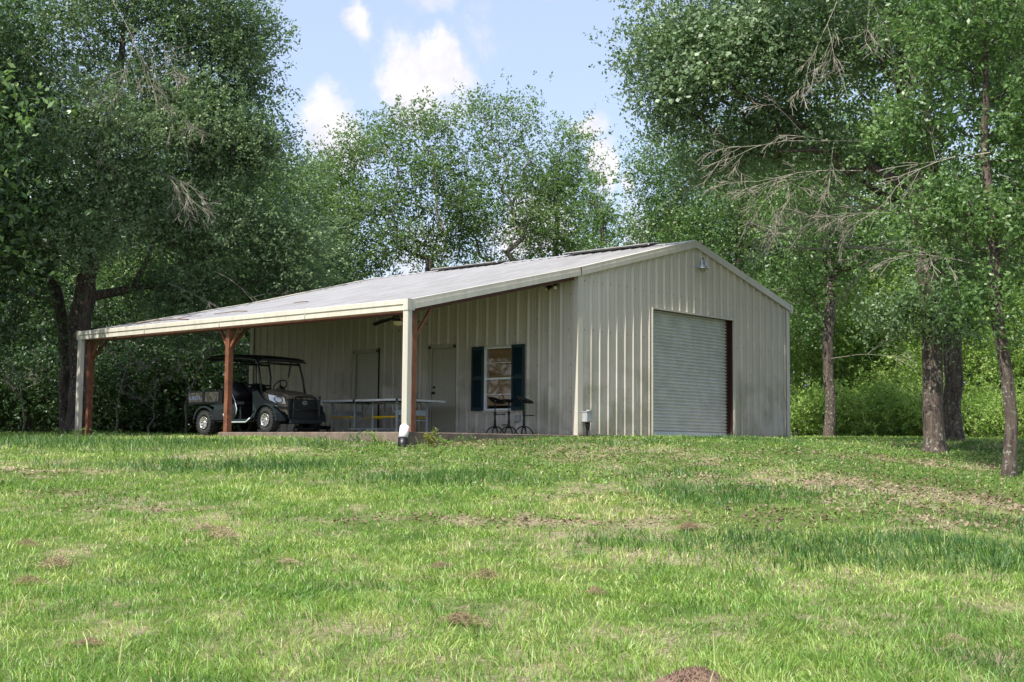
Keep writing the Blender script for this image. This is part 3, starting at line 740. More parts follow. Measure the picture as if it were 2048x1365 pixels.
# ridge cap and the two long ridge vents
mb = MB()
for s in (-1, 1):
    x1_ = BW/2+s*.2; mb.add([(BW/2, -.03, HR+.045), (x1_, -.03, roof_z(x1_)+.036), (x1_, BL+.03, roof_z(x1_)+.036), (BW/2, BL+.03, HR+.045)], [(0, 1, 2, 3)])
mb.build('ridge_cap', M['roof'], B)
for (y0, y1) in ((1.05, 3.75), (6.0, 8.5)):
    mb = MB(); c = BW/2
    mb.prism([(c-.34, HR+.0), (c-.34, HR+.045), (c, HR+.105), (c+.34, HR+.045), (c+.34, HR+.0), (c+.31, HR+.0), (c+.31, HR+.03), (c, HR+.085), (c-.31, HR+.03), (c-.31, HR+.0)], 1, y0, y1)
    v = mb.build('ridge_vent', M['roof'], B)
    mb = MB(); mb.box(c-.352, y0+.04, HR+.004, c-.341, y1-.04, HR+.022); mb.build('vent_slot', M['dark'], v)
# foam closures show as dark dashes under the vent's lower edge
# rake trim (front and back) boxed along the slopes
def rake(y0, y1, sgn):
    mb = MB(); hh = .185; ff = .012
    for (xa, xb) in ((-LW-.06, -.003), (.003, BW/2-.002), (BW/2+.002, BW+.10)):
        za, zb = roof_z(xa)+.047, roof_z(xb)+.047
        # outer face with a stepped lower lip
        def strip(yo, za0, za1, yi=None):
            a_ = min(yo, yo+ff*-sgn) ; b2 = max(yo, yo+ff*-sgn)
            mb.add([(xa, a_, za-za0), (xb, a_, zb-za0), (xb, a_, zb-za1), (xa, a_, za-za1), (xa, b2, za-za0), (xb, b2, zb-za0), (xb, b2, zb-za1), (xa, b2, za-za1)],
                   [(0, 1, 2, 3), (7, 6, 5, 4), (0, 4, 5, 1), (1, 5, 6, 2), (2, 6, 7, 3), (3, 7, 4, 0)])
        strip(y0, .012, .085); strip(y0+sgn*.016, .085, hh)
        # top leg lapping on to the roof
        mb.add([(xa, y0+sgn*.0, za), (xb, y0+sgn*.0, zb), (xb, y1, zb-.004), (xa, y1, za-.004), (xa, y0, za-.012), (xb, y0, zb-.012), (xb, y1, zb-.014), (xa, y1, za-.014)],
               [(0, 1, 2, 3), (7, 6, 5, 4), (0, 4, 5, 1), (1, 5, 6, 2), (2, 6, 7, 3), (3, 7, 4, 0)])
        # soffit return to the wall
        mb.add([(xa, y0-sgn*.0, za-hh), (xb, y0, zb-hh), (xb, y1*0+(.0 if sgn < 0 else BL), zb-hh+.02), (xa, (.0 if sgn < 0 else BL), za-hh+.02)], [(0, 1, 2, 3)])
    return mb.build('rake_trim', M['trim'], B)
rake(-.075, .12, -1); rake(BL+.075, BL-.12, 1)
for x in (.0, BW/2-.12, BW/2+.12):       # lap joints in the rake trim
    mb = MB(); z = roof_z(x)+.047; mb.box(x-.008, -.0945, z-.186, x+.008, -.0765, z-.006); mb.build('trim_joint', M['redsteel'] if x == 0 else M['trim'], B)
# eave box gutter along the lean-to and eave on the far side
mb = MB()
gx0 = -LW-.16; gz1 = HO+.035; gh = .20
mb.prism([(gx0, gz1-.01), (gx0+.012, gz1), (gx0+.02, gz1-.02), (gx0+.03, gz1-.11), (gx0+.03, gz1-gh+.01), (-LW+.0, gz1-gh+.01), (-LW+.0, gz1-gh), (gx0+.018, gz1-gh), (gx0+.018, gz1-.115), (gx0-.0, gz1-.09)], 1, -.10, BL+.10)
mb.box(gx0, -.112, gz1-gh, -LW+.02, -.100, gz1); mb.box(gx0, BL+.100, gz1-gh, -LW+.02, BL+.112, gz1)
mb.build('gutter', M['trim'], B)
mb = MB(); mb.box(gx0-.004, -.118, gz1-gh-.004, gx0+.10, -.0, gz1+.006); mb.build('gutter_corner', M['trim'], B); mb = MB(); mb.box(gx0-.004, BL+.01, gz1-gh-.004, gx0+.10, BL+.118, gz1+.006); mb.build('gutter_corner', M['trim'], B)
for y in (2.8, 5.6, 8.4): mb = MB(); mb.box(gx0-.003, y-.006, gz1-gh-.002, gx0+.02, y+.006, gz1+.002); mb.build('gutter_joint', M['trim'], B)
mb = MB(); mb.prism([(BW+.05, HE-.20), (BW+.16, HE-.20), (BW+.18, HE+.0), (BW+.05, HE+.0)], 1, -.10, BL+.1); mb.build('rear_gutter', M['trim'], B)
# red steel framing of the lean-to: eave beam, rafters, purlins, posts and knee braces
mb = MB()
mb.box(-LW+.02, .06, HO-.215, -LW+.13, BL-.06, HO-.09)
mb.build('eave_beam', M['redsteel'], B)
def rafter(y):
    mb = MB(); w = .05
    a, b = -LW+.14, -.04
    vs = []
    for x in (a, b):
        for dz in (-.22, -.06):
            for dy in (-w, w): vs.append((x, y+dy, roof_z(x)+dz))
    mb.add(vs, [(0, 1, 3, 2), (4, 6, 7, 5), (0, 4, 5, 1), (2, 3, 7, 6), (0, 2, 6, 4), (1, 5, 7, 3)])
    mb.build('rafter', M['redsteel'], B)
for y in (.12, 5.52, BL-.12): rafter(y)
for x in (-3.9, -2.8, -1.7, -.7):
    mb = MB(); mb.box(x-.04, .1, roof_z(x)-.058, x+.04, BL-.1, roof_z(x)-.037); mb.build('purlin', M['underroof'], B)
PZ = HO-.215
posts = [(.12, -.02), (5.52, 0), (BL-.12, -.35)]
for i, (y, z0) in enumerate(posts):
    mb = MB(); w = .06; xc = -LW+(.20, .07, .09)[i]
    mb.box(xc-w, y-w, z0, xc+w, y+w, PZ)
    po = mb.build('post', M['redpost'], B)
    mb = MB(); mb.box(xc-w-.03, y-w-.03, z0, xc+w+.03, y+w+.03, z0+.012); mb.build('base_plate', M['redpost'], po)
    L_ = .5
    def brace(a, b):
        mb = MB(); mb.bar(a, b, .048); mb.build('knee_brace', M['redpost'], B)
    zb = PZ-.36
    if i != 0: brace((xc, y-w, zb), (xc, y-w-.28, PZ+.02))
    if i != 2: brace((xc, y+w, zb), (xc, y+w+.28, PZ+.02))
    brace((xc+w, y, zb-.05), (xc+w+.42, y, roof_z(xc+w+.42)-.20))
# downspouts at the two outer corners
for (y, zb) in ((-.045, .12), (BL+.02, -.16)):
    mb = MB(); x0 = -LW-.15
    mb.box(x0, y-.065, zb, x0+.115, y+.065, gz1-gh-.002, .008)
    for k in range(3): mb.box(x0-.004, y-.05+.035*k, zb+.01, x0-.0005, y-.035+.035*k, gz1-gh-.02)
    ds = mb.build('downspout', M['trim'], B)
    if zb > 0:
        mb = MB(); mb.tube([(x0+.055, y, zb+.02), (x0+.03, y-.01, zb-.05), (x0-.03, y-.05, zb-.17)], .078, 4, False, True, True)
        mb.build('elbow', M['trim'], ds)
        mb = MB(); mb.tube([(x0+.0, y-.03, zb-.03), (x0-.10, y-.09, zb-.24)], [.088, .082], 14); mb.build('drain_pipe', M['whitepipe'], ds)
        mb = MB(); mb.tube([(x0-.095, y-.088, zb-.23), (x0-.125, y-.11, zb-.36), (x0-.10, y-.16, zb-.46)], [.09, .088, .08], 12); mb.build('drain_coupling', M['black'], ds)
# roll-up door
RY = .15
mb = MB(); nsl = 36; zb, ztp = .13, DH+.05; pitch = (ztp-zb)/nsl; pr = []
for k in range(nsl):
    z = zb+k*pitch
    pr += [(z, 0.0), (z+pitch*.12, .002), (z+pitch*.3, .032), (z+pitch*.5, .044), (z+pitch*.7, .032), (z+pitch*.88, .002)]
pr.append((ztp, 0))
vs = []; fs = []
for (z, h) in pr: vs += [(D0-.02, RY-h, z), (D1-.10, RY-h, z)]
for i in range(len(pr)-1): fs.append((2*i, 2*i+1, 2*i+3, 2*i+2))
mb.add(vs, fs, True)
rd = mb.build('roller_door', M['roller'], B)
mb = MB(); mb.box(D0+.0, RY-.035, .02, D1-.10, RY+.01, .128); mb.build('bottom_bar', M['greysteel'], rd)
mb = MB(); mb.box(D0-.02, -.0, .01, D0+.0, RY+.12, DH); mb.box(D1-.0, .0, .01, D1+.02, RY+.12, DH)
mb.box(D1-.10, RY-.06, .01, D1-.001, RY+.1, DH-.001); mb.box(D0, .0, DH-.004, D1, RY+.12, DH+.02)
mb.build('door_jamb', M['jamb'], B)
mb = MB(); mb.box(D0-.045, -.058, .012, D0-.0, -.0005, DH+.035); mb.box(D1, -.058, .012, D1+.045, -.0005, DH+.035); mb.box(D0, -.058, DH, D1, -.0005, DH+.035)
mb.build('opening_trim', M['trim'], B)
mb = MB(); mb.box(D0+.002, -.045, -.02, D1-.002, .145, .017); mb.build('door_sill', M['concrete'], B)
# personnel doors under the lean-to
for (a, b, kn) in ((P0, P1, True), (Q0, Q1, False)):
    mb = MB(); mb.box(.005, a+.05, .03, .045, b-.05, PH-.05); d = mb.build('door', M['door'], B)
    mb = MB(); mb.box(-.045, a-.04, .0, .03, a+.05, PH+.01); mb.box(-.045, b-.05, .0, .03, b+.04, PH+.01); mb.box(-.045, a-.04, PH-.05, .0301, b+.04, PH+.04); mb.build('door_frame', M['door'], d)
    mb = MB(); mb.box(-.046, a-.047, .0, -.002, a-.041, PH+.05); mb.box(-.0, a+.0501, .03, .004, a+.054, PH-.05); mb.box(-.0, b-.054, .03, .004, b-.0501, PH-.05); mb.box(-.0, a+.054, PH-.054, .004, b-.054, PH-.0501); mb.build('weatherstrip', M['dark'], d); mb = MB(); mb.box(-.05, a-.0, .0, .04, b, .03); mb.build('threshold', M['iron'], d)
    if kn:
        mb = MB(); kz = .98; mb.lathe([(.034, 0), (.034, -.008), (.012, -.012), (.012, -.035), (.03, -.045), (.032, -.06), (.02, -.072), (0, -.075)], (.005, b-.12, kz), 14, 0); mb.build('door_knob', M['iron'], d); mb = MB()
        mb.lathe([(.03, 0), (.03, -.012), (0, -.016)], (.005, b-.12, kz+.13), 14, 0)
        mb.build('deadbolt', M['iron'], d)
# window with aluminium sashes and teal louvred shutters
mb = MB(); wx = -.046
def fr(x0, x1, y0, y1, z0, z1): mb.box(x0, y0, z0, x1, y1, z1)
fr(wx, .04, W0, W0+.035, WZ0, WZ1); fr(wx, .04, W1-.035, W1, WZ0, WZ1); fr(wx, .04, W0+.035, W1-.035, WZ0, WZ0+.035); fr(wx, .04, W0+.035, W1-.035, WZ1-.035, WZ1)
win = mb.build('window', M['edgewhite'], B)
mb = MB(); zm = (WZ0+WZ1)/2
for z, h_ in ((zm-.022, .044), ((WZ0+zm)/2-.008, .016), ((WZ1+zm)/2-.008, .016)): mb.box(-.02, W0+.036, z, .012, W1-.036, z+h_)
mb.build('muntin', M['edgewhite'], win)
mb = MB(); mb.box(.014, W0+.036, WZ0+.036, .018, W1-.036, WZ1-.036); mb.build('pane', M['glass'], win)
mb = MB(); vs = []; fs = []; n = 60
for i in range(n+1):
    y = W0+.04+(W1-W0-.08)*i/n; q = i/n; xx = .032+.006*math.sin(i*1.15)+.006*math.sin(i*.37)
    vs += [(xx, y, WZ0+.10), (xx+.004, y, WZ1-.04)]
for i in range(n): fs.append((2*i, 2*i+2, 2*i+3, 2*i+1))
mb.add(vs, fs, True); mb.build('curtain', M['curtain'], win)
mb = MB(); mb.box(.035, W0, WZ0, .13, W0+.01, WZ1); mb.build('reveal', M['dark'], win); mb = MB(); mb.box(.035, W1-.01, WZ0, .13, W1, WZ1); mb.build('reveal', M['dark'], win)
mb = MB(); mb.box(-.055, W0-.03, WZ0-.045, .02, W1+.03, WZ0-.001); mb.build('sill', M['trim'], win)
mb = MB(); mb.box(-.05, W0-.02, WZ1+.001, -.0, W1+.02, WZ1+.04); mb.build('head_trim', M['trim'], win)
for (a, b) in ((W0-.36, W0-.005), (W1+.005, W1+.36)):
    mb = MB(); x0, x1 = -.086, -.044; z0, z1 = WZ0-.01, WZ1+.03
    mb.box(x0, a, z0, x1, a+.045, z1); mb.box(x0, b-.045, z0, x1, b, z1)
    for zz, hh in ((z0, .07), ((z0+z1)/2-.03, .06), (z1-.07, .07)): mb.box(x0, a+.045, zz, x1, b-.045, zz+hh)
    mb.box(x1-.010, a+.045, z0+.07, x1-.004, b-.045, z1-.07)
    k = z0+.08
    while k < z1-.09:
        if abs(k-(z0+z1)/2) > .045:
            mb.add([(x0+.004, a+.046, k), (x0+.004, b-.046, k), (x1-.012, b-.046, k+.03), (x1-.012, a+.046, k+.03), (x0+.004, a+.046, k-.006), (x0+.004, b-.046, k-.006), (x1-.012, b-.046, k+.024), (x1-.012, a+.046, k+.024)],
                   [(0, 1, 2, 3), (7, 6, 5, 4), (0, 4, 5, 1)])
        k += .034
    mb.build('shutter', M['shutter'], win)
# sensor flood light under the rake of the lean-to
fl = empty('flood_light', (0, .60, 3.20)); tag(fl, 'small twin head flood light high on the side wall beside the gable corner', 'light')
mb = MB(); mb.lathe([(0, -.045), (.05, -.045), (.055, -.035), (.055, -.03)], (0, 0, 0), 14, 0); mb.tube([(-.05, 0, 0), (-.10, .03, -.01)], .014, 8); mb.tube([(-.05, 0, 0), (-.09, -.05, .0)], .014, 8); mb.build('bracket', M['black'], fl)
for s in (1, -1):
    mb = MB(); d = Vector((-.6, .55*s, -.35)).normalized(); p0 = Vector((-.09, .04*s, -.005))
    mb.tube([p0, p0+d*.03, p0+d*.10, p0+d*.13], [.022, .038, .05, .056], 14); h = mb.build('lamp_head', M['black'], fl)
    mb = MB(); mb.tube([p0+d*.128, p0+d*.15, p0+d*.165], [.05, .045, .02], 14); mb.build('bulb', M['flood'], h)
# barn light near the peak
bl = empty('security_light', (4.42, 0, 4.06)); tag(bl, 'silver dusk to dawn barn light on a short arm under the gable peak', 'light')
mb = MB(); mb.box(-.05, -.05, -.05, .05, -.033, .05); mb.tube([(0, -.05, 0), (0, -.12, .0), (0, -.19, .0)], .018, 10); mb.build('arm', M['greysteel'], bl)
mb = MB(); mb.lathe([(0, .15), (.035, .15), (.075, .13), (.08, .02), (.10, .0), (.14, -.03), (.15, -.07), (.14, -.075), (.13, -.06)], (0, -.26, 0), 24); mb.build('housing', M['chrome'], bl)
mb = MB(); mb.lathe([(.02, .155), (.02, .19), (0, .195)], (0, -.26, 0), 12); mb.build('photocell', M['black'], bl)
mb = MB(); mb.lathe([(.055, -.06), (.058, -.10), (.04, -.15), (0, -.165)], (0, -.26, 0), 16); mb.build('lamp_cover', M['glass'], bl)
# electrical disconnect on its conduit at the corner
eb = empty('electrical_box', (.19, -.05, -.16)); tag(eb, 'grey electrical box on a conduit at the foot of the gable corner', 'electrical box')
mb = MB(); mb.box(-.10, -.13, .44, .10, .0, .66, .01); mb.box(-.11, -.14, .655, .11, .0, .672); bx = mb.build('enclosure', M['greybox'], eb)
mb = MB(); mb.box(-.03, -.145, .675, .03, -.06, .70); mb.box(-.085, -.136, .46, .085, -.1305, .64); mb.build('cover', M['greybox'], bx)
mb = MB(); mb.tube([(0, -.06, .44), (0, -.06, .30), (.01, -.06, .0), (.01, -.06, -.2)], [.045, .026, .024, .024], 10); mb.tube([(-.05, -.06, .45), (-.04, -.07, .36), (.0, -.07, .28)], .016, 8); mb.tube([(.06, -.07, .44), (.05, -.09, .38), (.01, -.08, .25)], .012, 8); mb.tube([(.01, -.12, .02), (.02, -.12, -.3)], .012, 6)
mb.build('conduit', M['iron'], eb)
# outlet
ob = MB(); ob.box(-.05, -.06, -.075, .0, .06, .075, .008); ob.box(-.066, -.05, -.06, -.0505, .05, .065); ob.lathe([(.03, -.095), (.035, -.09), (.03, -.066)], (0, 0, -.085), 8, 0)
o = ob.build('power_outlet', M['greybox'], loc=(-.034, 1.62, .37)); tag(o, 'grey weatherproof outlet cover on the wall behind the bar stools', 'outlet')
# ceiling fan under the lean-to roof
fan = empty('ceiling_fan', (-2.5, 2.86, 2.36)); tag(fan, 'dark ceiling fan with a bowl light hanging under the lean-to roof', 'ceiling fan')
mb = MB(); mb.tube([(0, 0, .20), (0, 0, .50)], .014, 8); mb.lathe([(.06, .50), (.06, .46), (.02, .43)], (0, 0, 0), 14); mb.build('downrod', M['black'], fan)
mb = MB(); mb.lathe([(0, .21), (.07, .20), (.12, .16), (.125, .09), (.09, .06), (.09, .03), (.13, .025), (.13, .01), (0, .008)], (0, 0, 0), 24); mb.build('motor', M['black'], fan)
mb = MB(); mb.lathe([(.125, .01), (.118, -.02), (.09, -.055), (.05, -.075), (0, -.083)], (0, 0, 0), 24); mb.build('bowl_light', M['fanglass'], fan)
mb = MB(); mb.tube([(.03, .02, -.07), (.03, .02, -.15)], .0025, 4); mb.lathe([(0, -.15), (.012, -.165), (.012, -.19), (0, -.205)], (.03, .02, 0), 8); mb.build('pull_chain', M['black'], fan)
for k in range(5):
    a = 2*math.pi*k/5+.55; c_, s_ = math.cos(a), math.sin(a); mb = MB()
    def q(r_, w_, z): return (c_*r_-s_*w_, s_*r_+c_*w_, z)
    vs = []
    prof = [(.12, .02), (.18, .035), (.26, .065), (.50, .075), (.60, .07), (.63, .045)]
    for (r_, w_) in prof: dr = -.12*(r_/.63)**2; vs += [q(r_, -w_, .075+dr-.012), q(r_, w_, .075+dr+.012), q(r_, w_, .083+dr+.012), q(r_, -w_, .083+dr-.012)]
    fs = [(0, 1, 2, 3), tuple(len(prof)*4-4+i for i in (3, 2, 1, 0))]
    for i in range(len(prof)-1):
        for j in range(4): fs.append((4*i+j, 4*i+(j+1) % 4, 4*i+4+(j+1) % 4, 4*i+4+j))
    mb.add(vs, fs); mb.build('blade', M['black'], fan)
# fallen sticks on the far end of the lean-to roof
def stick(pts_, rad, name='fallen_stick'):
    mb = MB(); base = pts_[0]
    for i, ch in enumerate(pts_[1]):
        P3 = [Vector((x-base[0], y-base[1], roof_z(x)+.045+dz-roof_z(base[0]))) for (x, y, dz) in ch]
        mb.tube(P3, [rad*(1-.5*j/len(P3))*(1 if i == 0 else .6) for j in range(len(P3))], 6)
    o = mb.build(name, M['wood']); o.location = (base[0], base[1], roof_z(base[0])); return o
o = stick(((-4.3, 8.6), [[(-4.75, 7.2, .02), (-4.6, 7.9, .05), (-4.3, 8.5, .03), (-4.2, 9.2, .04), (-4.25, 9.9, .01)], [(-4.6, 7.9, .05), (-4.45, 7.6, .08), (-4.35, 7.3, .05)], [(-4.3, 8.5, .03), (-4.55, 8.9, .05), (-4.72, 9.3, .03)], [(-4.2, 9.2, .04), (-4.0, 9.5, .06), (-3.9, 9.9, .02)], [(-4.22, 9.5, .03), (-4.5, 9.9, .04)]]), .016); tag(o, 'largest forked dead stick lying on the far corner of the lean-to roof', 'stick')
o = stick(((-3.6, 7.3), [[(-3.7, 6.5, .01), (-3.6, 7.0, .03), (-3.62, 7.5, .02), (-3.5, 8.0, .01)], [(-3.6, 7.0, .03), (-3.45, 7.2, .04)]]), .012); tag(o, 'thin dead stick in the middle of the far half of the lean-to roof', 'stick')
o = stick(((-2.4, 6.2), [[(-2.45, 5.9, .01), (-2.4, 6.2, .02), (-2.42, 6.45, .01)]]), .012); tag(o, 'shortest dead stick, highest up the lean-to roof', 'stick')
# ------------------------------------------------------------------ utility vehicle (x forward, y left, z up in its own frame)
UV = empty('utility_vehicle', (-3.33, 6.48, 0), R(-90))
tag(UV, 'black utility vehicle with camouflage bed panels, roof and brush guard parked under the lean-to', 'utility vehicle')
def wheel(x, y, z, side):
    w = empty('wheel', (x, y, z)); w.parent = UV
    wd = .225; r_ = .280
    mb = MB(); h = wd/2
    mb.lathe([(r_*.56, -h*.8), (r_*.66, -h), (r_*.90, -h*.98), (r_*.965, -h*.8), (r_*.965, h*.8), (r_*.90, h*.98), (r_*.66, h), (r_*.56, h*.8)], (0, 0, 0), 36, 1)
    ty = mb
    for k in range(22):       # chunky tread lugs
        for s in (-1, 1):
            a = 2*math.pi*(k+(.5 if s > 0 else 0))/22; da = .075
            vs = []
            for rr_ in (r_*.90, r_*1.03):
                for aa in (a-da, a+da):
                    for yy in (s*h*1.04, s*h*.12):
                        a2 = aa+(.10 if abs(yy) < h*.5 else 0)
                        rad = rr_ if abs(yy) < h*.5 else min(rr_, r_*1.0)
                        vs.append((rad*math.cos(a2), yy, rad*math.sin(a2)))
            ty.add(vs, [(0, 1, 3, 2), (4, 6, 7, 5), (0, 4, 5, 1), (2, 3, 7, 6), (0, 2, 6, 4), (1, 5, 7, 3)])
    tyre = ty.build('tyre', M['rubber'], w)
    r_ = .242
    mb = MB(); o_ = side*h
    mb.lathe([(r_*.57, o_*.98), (r_*.585, o_*1.0), (r_*.55, o_*1.03), (r_*.53, o_*.95), (r_*.52, o_*.2)], (0, 0, 0), 36, 1)
    for k in range(9):        # wedge shaped alloy spokes
        a = 2*math.pi*k/9; vs = []
        for (rr_, da, yy) in ((.05, .22, .80), (r_*.54, .155, .98)):
            for s in (-1, 1):
                for e_ in (0, .16): vs.append((rr_*math.cos(a+s*da), o_*(yy-e_), rr_*math.sin(a+s*da)))
        mb.add(vs, [(0, 2, 6, 4), (1, 5, 7, 3), (0, 4, 5, 1), (2, 3, 7, 6), (4, 6, 7, 5), (0, 1, 3, 2)])
    mb.lathe([(0, o_*.92), (.035, o_*.90), (.045, o_*.82), (.05, o_*.5)], (0, 0, 0), 18, 1)
    mb.build('rim', M['alloy'], w)
    mb = MB(); mb.lathe([(0, o_*.35), (r_*.52, o_*.30), (r_*.52, o_*.2), (0, o_*.2)], (0, 0, 0), 24, 1); mb.build('brake_drum', M['black'], w)
for (x, z) in ((1.11, .280), (-1.11, .230)):
    for s in (-1, 1): wheel(x, s*.565, z, s)
mb = MB(); mb.box(-1.6, -.30, .26, 1.35, .30, .40, .02); mb.tube([(-1.11, -.5, .25), (-1.11, .5, .25)], .035, 8); mb.tube([(1.11, -.5, .26), (1.11, .5, .26)], .03, 8); mb.box(-.85, -.60, .24, .62, .60, .285, .01)
mb.tube([(1.11, -.42, .27), (1.0, -.34, .55)], .035, 8); mb.tube([(1.11, .42, .27), (1.0, .34, .55)], .035, 8)
mb.build('chassis', M['black'], UV)
# rear body sides with moulded panels, wheel arches as thick swept strips
def arch(cx, cz, r_, a0, a1, y0, y1, th, name='fender', mat='dash'):
    mb = MB(); n = 14; vs = []; fs = []
    for i in range(n+1):
        a = R(a0+(a1-a0)*i/n); sx = 1.08
        for (rr_, yy) in ((r_, y0), (r_, y1), (r_+th, y1), (r_+th, y0)): vs.append((cx+rr_*math.cos(a)*sx, yy, cz+rr_*math.sin(a)))
    for i in range(n):
        for j in range(4): fs.append((4*i+j, 4*i+(j+1) % 4, 4*i+4+(j+1) % 4, 4*i+4+j))
    fs += [(0, 1, 2, 3), (4*n+3, 4*n+2, 4*n+1, 4*n)]
    mb.add(vs, fs, False); return mb.build(name, M[mat], UV)
for s in (-1, 1):
    y0, y1 = sorted((s*.42, s*.69))
    arch(-1.11, .25, .325, 8, 168, y0, y1, .035); arch(1.11, .27, .335, -2, 170, y0, y1, .035)
    # side skirt: lower body between the wheels with the step-in opening
    yo = s*.675
    mb = MB(); a_, b_ = sorted((yo, yo-s*.05))
    mb.prism([(-.80, .29), (-.72, .58), (-.92, .62), (-.60, .66), (-.36, .66), (-.33, .30)], 1, a_, b_)
    mb.prism([(-.31, .30), (-.33, .64), (.03, .64), (.06, .60), (.10, .48), (.10, .44), (.0, .30), (-.05, .245), (-.25, .245)], 1, a_, b_)
    mb.prism([(-.02, .245), (.52, .245), (.60, .285), (.70, .38), (.76, .46), (.74, .50), (.62, .36), (.50, .30), (.02, .30)], 1, a_, b_)
    mb.build('side_panel', M['dash'], UV)
    mb = MB(); c1, c2 = sorted((yo+s*.004, yo+s*.012))
    mb.prism([(-.78, .335), (-.70, .52), (-.42, .52), (-.38, .335)], 1, c1, c2); mb.prism([(-.27, .32), (-.27, .56), (.00, .56), (.06, .46), (-.03, .32)], 1, c1, c2)
    mb.build('moulding', M['black'], UV)
    mb = MB(); mb.box(-.17, min(yo, yo+s*.016), .50, -.06, max(yo, yo+s*.016), .53); mb.build('reflector', simple('orange reflector', (.65, .25, .12), .3), UV)
    # grab rail that frames the doorway
    mb = MB(); mb.tube([(-.28, yo+s*.01, .86), (-.06, yo+s*.01, .86), (.06, yo+s*.015, .70), (.13, yo+s*.015, .52), (.10, yo+s*.015, .40)], .013, 7); mb.tube([(-.36, yo+s*.01, .42), (-.27, yo+s*.015, .27), (-.20, yo+s*.015, .235), (.46, yo+s*.015, .235), (.60, yo+s*.012, .32)], .016, 7)
    mb.build('hip_rail', M['greysteel'] if s < 0 else M['blackpaint'], UV)
    # front quarter panel between dash and wheel
    mb = MB(); mb.prism([(.68, .42), (.66, .88), (.82, .92), (1.05, .72), (1.38, .62), (1.40, .55), (1.20, .63), (1.02, .63), (.86, .56), (.78, .45)], 1, a_, b_); mb.build('cowl', M['dash'], UV)
# cargo bed
mb = MB(); mb.box(-1.72, -.68, .66, -.42, .68, .69); mb.box(-1.72, -.68, .69, -.42, -.655, .935); mb.box(-1.72, .655, .69, -.42, .68, .935); mb.box(-1.72, -.655, .69, -1.69, .655, .935); mb.box(-.45, -.655, .69, -.42, .655, .935)
mb.box(-1.735, -.695, .925, -.41, -.645, .945); mb.box(-1.735, .645, .925, -.41, .695, .945); mb.box(-1.15, -.70, .67, -1.09, -.681, .93); mb.box(-1.25, -.2, .56, -.7, .2, .659)
bed = mb.build('cargo_bed', M['black'], UV)
for (a, b) in ((-1.68, -1.16), (-1.07, -.56)):
    for s in (-1, 1):
        y0, y1 = sorted((s*.682, s*.692)); mb = MB(); mb.box(a, y0, .70, b, y1, .915); mb.build('camo_panel', M['camo'], bed)
mb = MB(); mb.tube([(-1.72, -.5, .66), (-1.95, -.5, .66), (-1.95, .5, .66), (-1.72, .5, .66)], .022, 6); mb.build('tailgate_bar', M['black'], bed)
def text(s_, size, mat, parent, mtx, ext=.002):
    cu = bpy.data.curves.new('lettering', 'FONT'); cu.body = s_; cu.size = size; cu.extrude = ext; cu.align_x = 'CENTER'; cu.align_y = 'CENTER'
    to = bpy.data.objects.new('lettering', cu); COL.objects.link(to); bpy.context.view_layer.update()
    me = bpy.data.meshes.new_from_object(to.evaluated_get(bpy.context.evaluated_depsgraph_get())); bpy.data.objects.remove(to)
    me.materials.clear(); me.materials.append(mat); o = bpy.data.objects.new('lettering', me); COL.objects.link(o); o.parent = parent; o.matrix_local = mtx; return o
M['letter'] = simple('pale blue lettering', (.45, .55, .85), .4)
mtx = Matrix.Translation((-1.45, -.695, .785)) @ Matrix.Rotation(R(90), 4, 'X')
text('KUBOTA', .115, M['letter'], bed, mtx)
# cab: roll cage, roof, seats, dash, wheel
mb = MB()
for s in (-1, 1):
    y = s*.60
    mb.tube([(.88, y, .88), (.80, y*.99, 1.20), (.70, y*.96, 1.52), (.62, y*.95, 1.60), (.1, y*.95, 1.655), (-.42, y*.95, 1.67)], .024, 8)
    mb.tube([(-.36, y, .60), (-.36, y, 1.3), (-.40, y*.97, 1.55), (-.44, y*.95, 1.66)], .024, 8)
    mb.tube([(.40, y*.95, 1.60), (.30, y, 1.35), (.28, y, 1.28)], .018, 6)
    mb.tube([(-.42, y*.95, 1.62), (-1.02, y*.9, 1.62)], .018, 6)
mb.tube([(.72, -.57, 1.53), (.72, .57, 1.53)], .022, 8); mb.tube([(-.40, -.57, 1.56), (-.40, .57, 1.56)], .02, 8); mb.tube([(-.38, -.59, 1.1), (-.38, .59, 1.1)], .02, 8)
for y in (-.2, .22): mb.tube([(-.39, y, 1.1), (-.41, y, 1.56)], .014, 6)
mb.build('roll_cage', M['blackpaint'], UV)
mb = MB(); n = 8; vs = []; fs = []
prof = [(-1.10, 1.695), (-.98, 1.735), (-.5, 1.755), (.1, 1.735), (.6, 1.69), (.80, 1.65), (.86, 1.615)]
for (x, z) in prof:
    for (y, dz) in ((-.68, -.05), (-.60, 0), (0, .018), (.60, 0), (.68, -.05), (.60, -.055), (0, -.05), (-.60, -.055)): vs.append((x, y*(1 if x < .7 else .97), z+dz))
for i in range(len(prof)-1):
    for j in range(8): fs.append((8*i+j, 8*i+(j+1) % 8, 8*i+8+(j+1) % 8, 8*i+8+j))
fs += [tuple(range(8)), tuple(reversed(range(8*len(prof)-8, 8*len(prof))))]
mb.add(vs, fs); mb.build('canopy', M['black'], UV)
